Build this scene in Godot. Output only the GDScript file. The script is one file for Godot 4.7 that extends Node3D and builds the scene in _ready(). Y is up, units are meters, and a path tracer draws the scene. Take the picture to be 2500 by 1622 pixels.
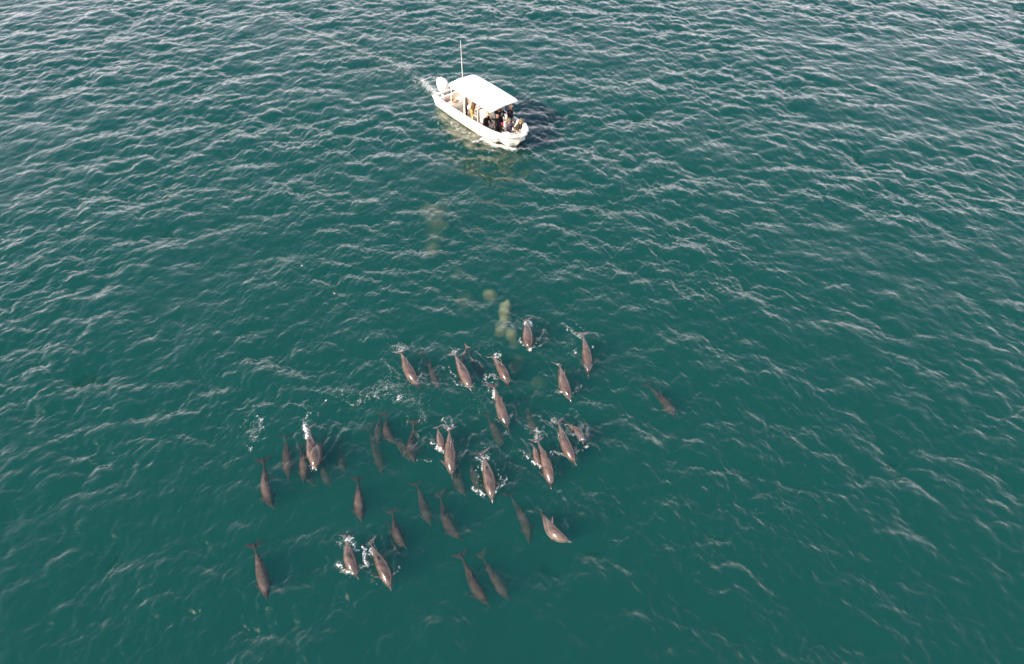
extends Node3D
# A pod of dolphins and a small tour boat on a choppy green sea, seen from a drone.

const CAM_HEIGHT := 22.0
const CAM_PITCH := 46.0      # degrees below the horizon
const CAM_FOV := 50.0
const PHOTO := Vector2(2500.0, 1622.0)

var cam: Camera3D
var rng := RandomNumberGenerator.new()

# ---------------------------------------------------------------- helpers

func tag(o: Node, label: String, category := "", group := "", kind := "") -> void:
	o.set_meta("label", label)
	if category != "":
		o.set_meta("category", category)
	if group != "":
		o.set_meta("group", group)
	if kind != "":
		o.set_meta("kind", kind)

func mat(c: Color, rough := 0.6, metal := 0.0, spec := 0.5) -> StandardMaterial3D:
	# c is a linear base colour
	var m := StandardMaterial3D.new()
	m.albedo_color = c.linear_to_srgb()
	m.roughness = rough
	m.metallic = metal
	m.metallic_specular = spec
	return m

func vmat(rough := 0.6, spec := 0.5) -> StandardMaterial3D:
	var m := mat(Color(1, 1, 1), rough, 0.0, spec)
	m.vertex_color_use_as_albedo = true
	return m

func at_px(u: float, v: float, y := 0.0) -> Vector3:
	# the point at height y that the photograph shows at pixel (u, v)
	var t := tan(deg_to_rad(CAM_FOV) / 2.0)
	var d := Vector3((u / PHOTO.x - 0.5) * 2.0 * t * PHOTO.x / PHOTO.y, (0.5 - v / PHOTO.y) * 2.0 * t, -1.0)
	d = Basis(Vector3.RIGHT, deg_to_rad(-CAM_PITCH)) * d
	return Vector3(0, CAM_HEIGHT, 0) + d * ((y - CAM_HEIGHT) / d.y)

# ---------------------------------------------------------------- the shape of the sea

const N := 512
const L1 := 47.0             # metres covered by one period of the longer waves
const L2 := 13.3             # and of the short ripples
const TURN2 := 0.61
const CHOP := 0.8
var sea_h := PackedFloat32Array()
var sea_dx := PackedFloat32Array()
var sea_dz := PackedFloat32Array()
var sea_h2 := PackedFloat32Array()

func fft_lines(re: PackedFloat32Array, im: PackedFloat32Array) -> void:
	# inverse transform of every row, in place
	var bits := 9
	var rev := PackedInt32Array()
	rev.resize(N)
	for i in N:
		var r := 0
		for b in bits:
			if i & (1 << b):
				r |= 1 << (bits - 1 - b)
		rev[i] = r
	var ct := PackedFloat32Array()
	var sn := PackedFloat32Array()
	ct.resize(N / 2)
	sn.resize(N / 2)
	for i in N / 2:
		ct[i] = cos(TAU * i / N)
		sn[i] = sin(TAU * i / N)
	var a := PackedFloat32Array()
	var b2 := PackedFloat32Array()
	a.resize(N)
	b2.resize(N)
	for row in N:
		var o := row * N
		var empty := true
		for i in N:
			var j := o + rev[i]
			a[i] = re[j]
			b2[i] = im[j]
			if a[i] != 0.0 or b2[i] != 0.0:
				empty = false
		if empty:
			continue
		var half := 1
		while half < N:
			var step := N / (half * 2)
			for j in half:
				var c := ct[j * step]
				var s := sn[j * step]
				var p := j
				while p < N:
					var q := p + half
					var x := a[q] * c - b2[q] * s
					var y := a[q] * s + b2[q] * c
					a[q] = a[p] - x
					b2[q] = b2[p] - y
					a[p] += x
					b2[p] += y
					p += half * 2
			half *= 2
		for i in N:
			re[o + i] = a[i]
			im[o + i] = b2[i]

func flip(s: PackedFloat32Array) -> PackedFloat32Array:
	var t := PackedFloat32Array()
	t.resize(N * N)
	for i in N:
		for j in N:
			t[j * N + i] = s[i * N + j]
	return t

func build_sea_tiles() -> void:
	gusts.seed = 3
	gusts.frequency = 0.055
	gusts.fractal_octaves = 2
	# random waves: longer ones with pointed crests (height and sideways drift) and short ripples
	var r1 := PackedFloat32Array()
	var i1 := PackedFloat32Array()
	var r2 := PackedFloat32Array()
	var i2 := PackedFloat32Array()
	for p in [r1, i1, r2, i2]:
		p.resize(N * N)
	r1.resize(N * N); i1.resize(N * N); r2.resize(N * N); i2.resize(N * N)
	var wind := deg_to_rad(97.0)
	for pass_no in 2:
		var size := L1 if pass_no == 0 else L2
		var k_low := TAU / 4.0 if pass_no == 0 else TAU / 0.60
		var k_high := TAU / 0.40 if pass_no == 0 else TAU / 0.12
		var reach := int(ceil(k_high * 1.6 * size / TAU))
		reach = mini(reach, N / 2 - 1)
		for a in range(-reach, reach + 1):
			for b in range(0, reach + 1):
				if b == 0 and a <= 0:
					continue
				var kx := TAU * a / size
				var kz := TAU * b / size
				var k := sqrt(kx * kx + kz * kz)
				if k > k_high * 1.6:
					continue
				var g1 := rng.randfn()
				var g2 := rng.randfn()
				var along := cos(atan2(kz, kx) - wind - (TURN2 if pass_no == 1 else 0.0))
				var amp := pow(k, -1.75 if pass_no == 0 else -1.6) * exp(-0.5 * pow(k_low / k, 2.0)) * exp(-pow(k / k_high, 4.0)) * sqrt(0.35 + 0.65 * along * along)
				if pass_no == 1:
					amp *= 1.0 - exp(-pow(k / (k_low * 0.9), 4.0))
				var hr := amp * g1
				var hi := amp * g2
				var p := ((b + N) % N) * N + (a + N) % N
				var q := ((N - b) % N) * N + (N - a) % N
				if pass_no == 0:
					var ux := kx / k
					var uz := kz / k
					# drift = i * (k / |k|) * H
					var xr := -hi * ux
					var xi := hr * ux
					var zr := -hi * uz
					var zi := hr * uz
					# H + i Dx
					r1[p] += hr - xi
					i1[p] += hi + xr
					r1[q] += hr + xi
					i1[q] += -hi + xr
					r2[p] += zr
					i2[p] += zi
					r2[q] += zr
					i2[q] += -zi
				else:
					r2[p] += -hi
					i2[p] += hr
					r2[q] += hi
					i2[q] += hr
	fft_lines(r1, i1)
	r1 = flip(r1)
	i1 = flip(i1)
	fft_lines(r1, i1)
	sea_h = flip(r1)
	sea_dx = flip(i1)
	fft_lines(r2, i2)
	r2 = flip(r2)
	i2 = flip(i2)
	fft_lines(r2, i2)
	sea_dz = flip(r2)
	sea_h2 = flip(i2)
	# set the steepness
	var f1 := SLOPE_LONG / rms_slope(sea_h, L1)
	var f2 := SLOPE_SHORT / rms_slope(sea_h2, L2)
	for i in N * N:
		sea_h[i] *= f1
		sea_dx[i] *= f1 * CHOP
		sea_dz[i] *= f1 * CHOP
		sea_h2[i] *= f2

const SLOPE_LONG := 0.165
const SLOPE_SHORT := 0.185

func rms_slope(h: PackedFloat32Array, size: float) -> float:
	var sum := 0.0
	var n := 0
	for i in range(0, N, 4):
		for j in range(0, N - 1, 4):
			var d := (h[i * N + j + 1] - h[i * N + j]) * N / size
			var e := (h[((i + 1) % N) * N + j] - h[i * N + j]) * N / size
			sum += d * d + e * e
			n += 1
	return sqrt(sum / n)

var gusts := FastNoiseLite.new()

func sea_point(x: float, z: float) -> Vector3:
	# where the bit of surface that belongs to (x, z) lies
	var fx := x / L1 * N
	var fz := z / L1 * N
	var ix := floori(fx)
	var iz := floori(fz)
	fx -= ix
	fz -= iz
	var x0 := posmod(ix, N)
	var x1 := (x0 + 1) % N
	var z0 := posmod(iz, N) * N
	var z1 := (posmod(iz, N) + 1) % N * N
	var w00 := (1.0 - fx) * (1.0 - fz)
	var w10 := fx * (1.0 - fz)
	var w01 := (1.0 - fx) * fz
	var w11 := fx * fz
	var h := sea_h[z0 + x0] * w00 + sea_h[z0 + x1] * w10 + sea_h[z1 + x0] * w01 + sea_h[z1 + x1] * w11
	var dx := sea_dx[z0 + x0] * w00 + sea_dx[z0 + x1] * w10 + sea_dx[z1 + x0] * w01 + sea_dx[z1 + x1] * w11
	var dz := sea_dz[z0 + x0] * w00 + sea_dz[z0 + x1] * w10 + sea_dz[z1 + x0] * w01 + sea_dz[z1 + x1] * w11
	fx = (x * 0.8196 + z * 0.5729) / L2 * N
	fz = (z * 0.8196 - x * 0.5729) / L2 * N
	ix = floori(fx)
	iz = floori(fz)
	fx -= ix
	fz -= iz
	x0 = posmod(ix, N)
	x1 = (x0 + 1) % N
	z0 = posmod(iz, N) * N
	z1 = (posmod(iz, N) + 1) % N * N
	h += (sea_h2[z0 + x0] * (1.0 - fx) + sea_h2[z0 + x1] * fx) * (1.0 - fz) + (sea_h2[z1 + x0] * (1.0 - fx) + sea_h2[z1 + x1] * fx) * fz
	# gusts: patches of livelier and of calmer water, and a low swell
	var g := 0.97 + 0.55 * gusts.get_noise_2d(x, z * 1.6)
	var swell := 0.035 * gusts.get_noise_2d(x * 2.0 + 300.0, z * 3.5)
	return Vector3(x - dx * g, h * g + swell, z - dz * g)

# ---------------------------------------------------------------- camera, sky, sun

func build_light() -> void:
	cam = Camera3D.new()
	cam.name = "camera"
	cam.fov = CAM_FOV
	cam.near = 0.1
	cam.far = 6000.0
	cam.position = Vector3(0, CAM_HEIGHT, 0)
	cam.rotation_degrees = Vector3(-CAM_PITCH, 0, 0)
	add_child(cam)
	cam.current = true

	var env := Environment.new()
	env.background_mode = Environment.BG_SKY
	var sm := ProceduralSkyMaterial.new()
	sm.sky_top_color = Color(0.27, 0.38, 0.50)
	sm.sky_horizon_color = Color(0.98, 0.95, 0.96)
	sm.sky_curve = 0.22
	sm.ground_bottom_color = Color(0.10, 0.17, 0.17)
	sm.ground_horizon_color = Color(0.5, 0.5, 0.5)
	sm.sun_angle_max = 50.0
	sm.sun_curve = 0.3
	sm.energy_multiplier = 1.85
	var sky := Sky.new()
	sky.sky_material = sm
	env.sky = sky
	env.tonemap_mode = Environment.TONE_MAPPER_LINEAR
	env.tonemap_exposure = 1.72
	env.sdfgi_enabled = true
	env.ssao_enabled = true
	env.ssil_enabled = true
	env.volumetric_fog_enabled = true
	env.volumetric_fog_density = 0.0
	var we := WorldEnvironment.new()
	we.name = "world_environment"
	we.environment = env
	add_child(we)

	var sun := DirectionalLight3D.new()
	sun.name = "sun"
	sun.light_energy = 1.6
	sun.light_color = Color(1.0, 0.93, 0.86)
	sun.light_angular_distance = 0.6
	sun.shadow_enabled = true
	add_child(sun)
	# low-ish sun off to the side, a little behind the camera
	var el := deg_to_rad(33.0)
	var az := Vector3(-0.77, 0, 0.64).normalized()
	var towards := az * cos(el) + Vector3.UP * sin(el)
	sun.look_at_from_position(Vector3.ZERO, -towards, Vector3.UP)

# ---------------------------------------------------------------- the water

func grid_lines(fine_from: float, fine_to: float, fine: float, mid_from: float, mid_to: float, mid: float, far: float) -> PackedFloat32Array:
	var up := PackedFloat32Array()
	var p := fine_from
	while p < fine_to:
		up.append(p)
		p += fine
	var step := fine
	while p < far:
		up.append(p)
		if p < mid_to:
			step = minf(step * 1.02, mid)
		else:
			step *= 1.22
		p += step
	up.append(far)
	var down := PackedFloat32Array()
	p = fine_from
	step = fine
	while p > -far:
		if p > mid_from:
			step = minf(step * 1.02, mid)
		else:
			step *= 1.22
		p -= step
		down.append(maxf(p, -far))
	down.reverse()
	down.append_array(up)
	return down

func build_sea() -> void:
	var xs := grid_lines(-13.0, 12.0, 0.052, -43.0, 43.0, 0.088, 2500.0)
	var zs := grid_lines(-31.0, -7.0, 0.052, -62.0, -3.0, 0.10, 2500.0)
	var nx := xs.size()
	var nz := zs.size()
	var verts := PackedVector3Array()
	verts.resize(nx * nz)
	for j in nz:
		var z := zs[j]
		var o := j * nx
		for i in nx:
			verts[o + i] = sea_point(xs[i], z)
	disturb(verts, xs, zs)
	# far from the camera the waves are finer than the mesh
	for j in nz:
		for i in nx:
			var x := xs[i]
			var z := zs[j]
			if absf(x) > 42.0 or z < -60.0 or z > -4.0:
				var keep := smoothstep(46.0, 42.0, absf(x)) * smoothstep(-66.0, -60.0, z) * smoothstep(2.0, -4.0, z)
				verts[j * nx + i] = Vector3(x, 0, z).lerp(verts[j * nx + i], keep)
	var norms := PackedVector3Array()
	norms.resize(nx * nz)
	for j in nz:
		var ju := mini(j + 1, nz - 1) * nx
		var jd := maxi(j - 1, 0) * nx
		var o := j * nx
		for i in nx:
			var iu := mini(i + 1, nx - 1)
			var idn := maxi(i - 1, 0)
			norms[o + i] = (verts[ju + i] - verts[jd + i]).cross(verts[o + iu] - verts[o + idn]).normalized()
	var idx := PackedInt32Array()
	idx.resize((nx - 1) * (nz - 1) * 6)
	var n := 0
	for j in nz - 1:
		for i in nx - 1:
			var a := j * nx + i
			idx[n] = a
			idx[n + 1] = a + 1
			idx[n + 2] = a + nx
			idx[n + 3] = a + 1
			idx[n + 4] = a + nx + 1
			idx[n + 5] = a + nx
			n += 6
	var arr := []
	arr.resize(Mesh.ARRAY_MAX)
	arr[Mesh.ARRAY_VERTEX] = verts
	arr[Mesh.ARRAY_NORMAL] = norms
	arr[Mesh.ARRAY_INDEX] = idx
	var am := ArrayMesh.new()
	am.add_surface_from_arrays(Mesh.PRIMITIVE_TRIANGLES, arr)
	var m := StandardMaterial3D.new()
	m.transparency = BaseMaterial3D.TRANSPARENCY_ALPHA
	m.albedo_color = Color(Color(0.018, 0.40, 0.345).linear_to_srgb(), 0.02)
	m.roughness = 0.08
	m.metallic_specular = 0.5
	am.surface_set_material(0, m)
	var o := MeshInstance3D.new()
	o.name = "sea_surface"
	o.mesh = am
	add_child(o)
	tag(o, "choppy green sea surface with short pale wavelets", "sea", "", "structure")
	# an added thin layer absorbing light to darken what lies beneath, and below it the cloudy green body, thick enough to hide the bottom
	var body := Node3D.new()
	body.name = "sea_water"
	add_child(body)
	tag(body, "cloudy green sea water below the surface", "water", "", "structure")
	for q in [["added_absorbing_layer", -0.13, 0.06, 4.6, Color(0.0, 0.02, 0.018)], ["cloudy_layer", -0.225, 30.0, WATER_DENSITY, WATER_COLOR]]:
		var fog := FogVolume.new()
		fog.name = q[0]
		fog.shape = RenderingServer.FOG_VOLUME_SHAPE_BOX
		fog.size = Vector3(900, q[2], 900)
		fog.position = Vector3(0, q[1] - q[2] / 2.0, 0)
		var fm := FogMaterial.new()
		fm.density = q[3]
		fm.albedo = q[4].linear_to_srgb()
		fog.material = fm
		body.add_child(fog)

const WATER_DENSITY := 0.55
const WATER_COLOR := Color(0.038, 0.50, 0.372)


# ---------------------------------------------------------------- mesh collecting

class Shape:
	var v := PackedVector3Array()
	var n := PackedVector3Array()
	var c := PackedColorArray()
	var i := PackedInt32Array()

	func grid(pts: Array, cols: Array, closed: bool) -> void:
		# rows of points; quads between neighbours, smooth
		var rows := pts.size()
		var w: int = pts[0].size()
		var base := v.size()
		for r in rows:
			var up: PackedVector3Array = pts[mini(r + 1, rows - 1)]
			var dn: PackedVector3Array = pts[maxi(r - 1, 0)]
			var me: PackedVector3Array = pts[r]
			var cl: PackedColorArray = cols[r]
			for k in w:
				var nx := me[(k + 1) % w] if closed else me[mini(k + 1, w - 1)]
				var pv := me[(k + w - 1) % w] if closed else me[maxi(k - 1, 0)]
				var nn := (up[k] - dn[k]).cross(nx - pv)
				if nn.length() < 1e-12:
					nn = (up[(k + w / 2) % w] - dn[k]).cross(Vector3.RIGHT)
				v.append(me[k])
				n.append(nn.normalized())
				c.append(cl[k])
		var lim := w if closed else w - 1
		for r in rows - 1:
			for k in lim:
				var a := base + r * w + k
				var b := base + r * w + (k + 1) % w
				i.append_array(PackedInt32Array([a, b, a + w, b, b + w, a + w]))

	func mesh(m: Material) -> ArrayMesh:
		var arr := []
		arr.resize(Mesh.ARRAY_MAX)
		arr[Mesh.ARRAY_VERTEX] = v
		arr[Mesh.ARRAY_NORMAL] = n
		arr[Mesh.ARRAY_COLOR] = c
		arr[Mesh.ARRAY_INDEX] = i
		var am := ArrayMesh.new()
		am.add_surface_from_arrays(Mesh.PRIMITIVE_TRIANGLES, arr)
		am.surface_set_material(0, m)
		return am

func table(t: float, xs: Array, ys: Array) -> float:
	# smooth look-up
	if t <= xs[0]:
		return ys[0]
	for k in range(1, xs.size()):
		if t <= xs[k]:
			var f: float = (t - xs[k - 1]) / (xs[k] - xs[k - 1])
			var y0: float = ys[maxi(k - 2, 0)]
			var y1: float = ys[k - 1]
			var y2: float = ys[k]
			var y3: float = ys[mini(k + 1, ys.size() - 1)]
			var h: float = cubic_interpolate(y1, y2, y0, y3, f)
			return clampf(h, minf(y1, y2), maxf(y1, y2))
	return ys[-1]

# ---------------------------------------------------------------- dolphins

const BT := [0.0, 0.012, 0.045, 0.068, 0.085, 0.12, 0.17, 0.24, 0.34, 0.44, 0.55, 0.66, 0.77, 0.86, 0.93, 0.97, 1.0]
const BW := [0.004, 0.011, 0.014, 0.018, 0.031, 0.047, 0.061, 0.073, 0.080, 0.078, 0.069, 0.053, 0.034, 0.019, 0.011, 0.013, 0.010]
const BH := [0.004, 0.009, 0.013, 0.018, 0.034, 0.050, 0.063, 0.076, 0.086, 0.086, 0.078, 0.063, 0.045, 0.029, 0.018, 0.010, 0.004]
var skin_noise := FastNoiseLite.new()
var dolphin_skin: StandardMaterial3D      # wet skin in the air
var dolphin_under: StandardMaterial3D     # the same skin under water, where it has no shine
var pod: Array = []

func fin(s: Shape, root: Vector3, span: Vector3, chord: Vector3, up: Vector3, length: float, root_chord: float, sweep: float, tip_chord: float, curl: float, col: Color, rnd: float) -> void:
	# a tapered, swept, rounded blade; chord points backwards
	var pts := []
	var cols := []
	var rows := 9
	for r in rows:
		var q := float(r) / (rows - 1)
		var ch := lerpf(root_chord, tip_chord, pow(q, rnd)) * (1.0 if r < rows - 1 else 0.25)
		var th := ch * lerpf(0.16, 0.10, q)
		var mid := root + span * (length * q) + chord * (sweep * pow(q, 1.5)) + up * (curl * q * q)
		if r == 0:
			th *= 1.9
			ch *= 1.25
		var row := PackedVector3Array()
		var cr := PackedColorArray()
		for k in 10:
			var a := TAU * k / 10.0
			var along := -cos(a) * 0.5
			var thick := sin(a) * (1.0 - 0.55 * maxf(0.0, along * 2.0))
			row.append(mid + chord * (ch * along) + up * (th * 0.5 * thick))
			cr.append(col)
		pts.append(row)
		cols.append(cr)
	s.grid(pts, cols, true)
	# close the tip
	s.v.append(root + span * (length * 1.01) + chord * sweep + up * curl)
	s.n.append(span)
	s.c.append(col)
	var tip := s.v.size() - 1
	for k in 10:
		s.i.append_array(PackedInt32Array([tip - 10 + k, tip - 10 + (k + 1) % 10, tip]))

func dolphin_mesh(spine: Callable, size: float, girth: float, tone: float, roll: float, seed_no: int, flap: float, skin: Material) -> ArrayMesh:
	var s := Shape.new()
	var rows := 46
	var w := 20
	var pts := []
	var cols := []
	var back := Color(0.088, 0.060, 0.048) * tone
	var side := Color(0.135, 0.098, 0.080) * tone
	var belly := Color(0.34, 0.27, 0.23) * tone
	var shift := Vector3(seed_no * 7.3, 0, 0)
	var frames := []
	for r in rows:
		var t := pow(float(r) / (rows - 1), 1.15)
		var p: Vector3 = spine.call(t)
		var fw: Vector3 = (spine.call(minf(t + 0.02, 1.0)) - spine.call(maxf(t - 0.02, 0.0))).normalized()  # points to the tail
		var sd := fw.cross(Vector3.UP).normalized()
		var up := sd.cross(fw).normalized()
		sd = sd.rotated(fw, roll)
		up = up.rotated(fw, roll)
		var hw: float = table(t, BT, BW) * size * girth
		var hh: float = table(t, BT, BH) * size * girth
		# the beak sits low, under the melon
		var drop := -0.020 * size * (1.0 - smoothstep(0.03, 0.12, t))
		var row := PackedVector3Array()
		var cr := PackedColorArray()
		for k in w:
			var a := TAU * k / w
			var cx := cos(a)
			var cy := sin(a)
			# keel on the tail stock
			var q := p + sd * (hw * cx) + up * (hh * cy + drop)
			row.append(q)
			var g := cy + 0.10 * skin_noise.get_noise_3dv((q + shift) * 2.0)
			var c := back.lerp(side, smoothstep(0.35, -0.25, g)).lerp(belly, smoothstep(-0.45, -0.85, g))
			var blot := skin_noise.get_noise_3dv((q - p + Vector3(t * size, 0, 0) + shift) * 3.2)  # natural blotches and scars, strengthened to imitate rippled light on submerged backs
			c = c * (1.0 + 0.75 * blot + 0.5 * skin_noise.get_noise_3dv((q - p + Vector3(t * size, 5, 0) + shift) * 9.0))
			if t < 0.055 and cy < 0.1:
				c = c.lerp(belly, 0.4)
			c.a = 1.0
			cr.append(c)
		pts.append(row)
		cols.append(cr)
		frames.append([t, p, fw, sd, up, hw, hh])
	s.grid(pts, cols, true)
	var at_t := func(t: float) -> Array:
		for f in frames:
			if f[0] >= t:
				return f
		return frames[-1]
	# dorsal fin, hooked backwards
	var f: Array = at_t.call(0.52)
	fin(s, f[1] + f[4] * (f[6] * 0.80), (f[4] + f[2] * 0.35).normalized(), f[2], f[3], 0.125 * size, 0.135 * size, 0.065 * size, 0.024 * size, 0.0, back * 0.95, 0.8)
	# flippers
	f = at_t.call(0.245)
	for sg in [-1.0, 1.0]:
		var root: Vector3 = f[1] + f[3] * (sg * f[5] * 0.72) - f[4] * (f[6] * 0.50)
		var dir: Vector3 = (f[3] * sg * (0.80 + 0.2 * flap) + f[2] * 0.55 - f[4] * (0.45 - 0.3 * flap)).normalized()
		fin(s, root, dir, (f[2] - dir * f[2].dot(dir)).normalized(), (f[4] + f[3] * sg * 0.5).normalized(), 0.135 * size, 0.062 * size, 0.045 * size, 0.018 * size, 0.0, back * 0.9, 1.0)
	# flukes
	f = at_t.call(0.975)
	for sg in [-1.0, 1.0]:
		fin(s, f[1] + f[3] * (sg * 0.004 * size), (f[3] * sg + f[2] * 0.10).normalized(), f[2], f[4], 0.155 * size, 0.120 * size, 0.075 * size, 0.022 * size, -0.012 * size, back * 0.92, 1.1)
	# eyes
	f = at_t.call(0.125)
	for sg in [-1.0, 1.0]:
		var e: Vector3 = f[1] + f[3] * (sg * f[5] * 0.93) - f[4] * (f[6] * 0.22)
		var pts2 := []
		var cols2 := []
		for r in 5:
			var row := PackedVector3Array()
			var cr := PackedColorArray()
			for k in 6:
				var la := PI * r / 4.0
				row.append(e + Vector3(sin(la) * cos(TAU * k / 6.0), cos(la), sin(la) * sin(TAU * k / 6.0)) * (0.006 * size))
				cr.append(Color(0.01, 0.01, 0.01))
			pts2.append(row)
			cols2.append(cr)
		s.grid(pts2, cols2, true)
	return s.mesh(skin)

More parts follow.
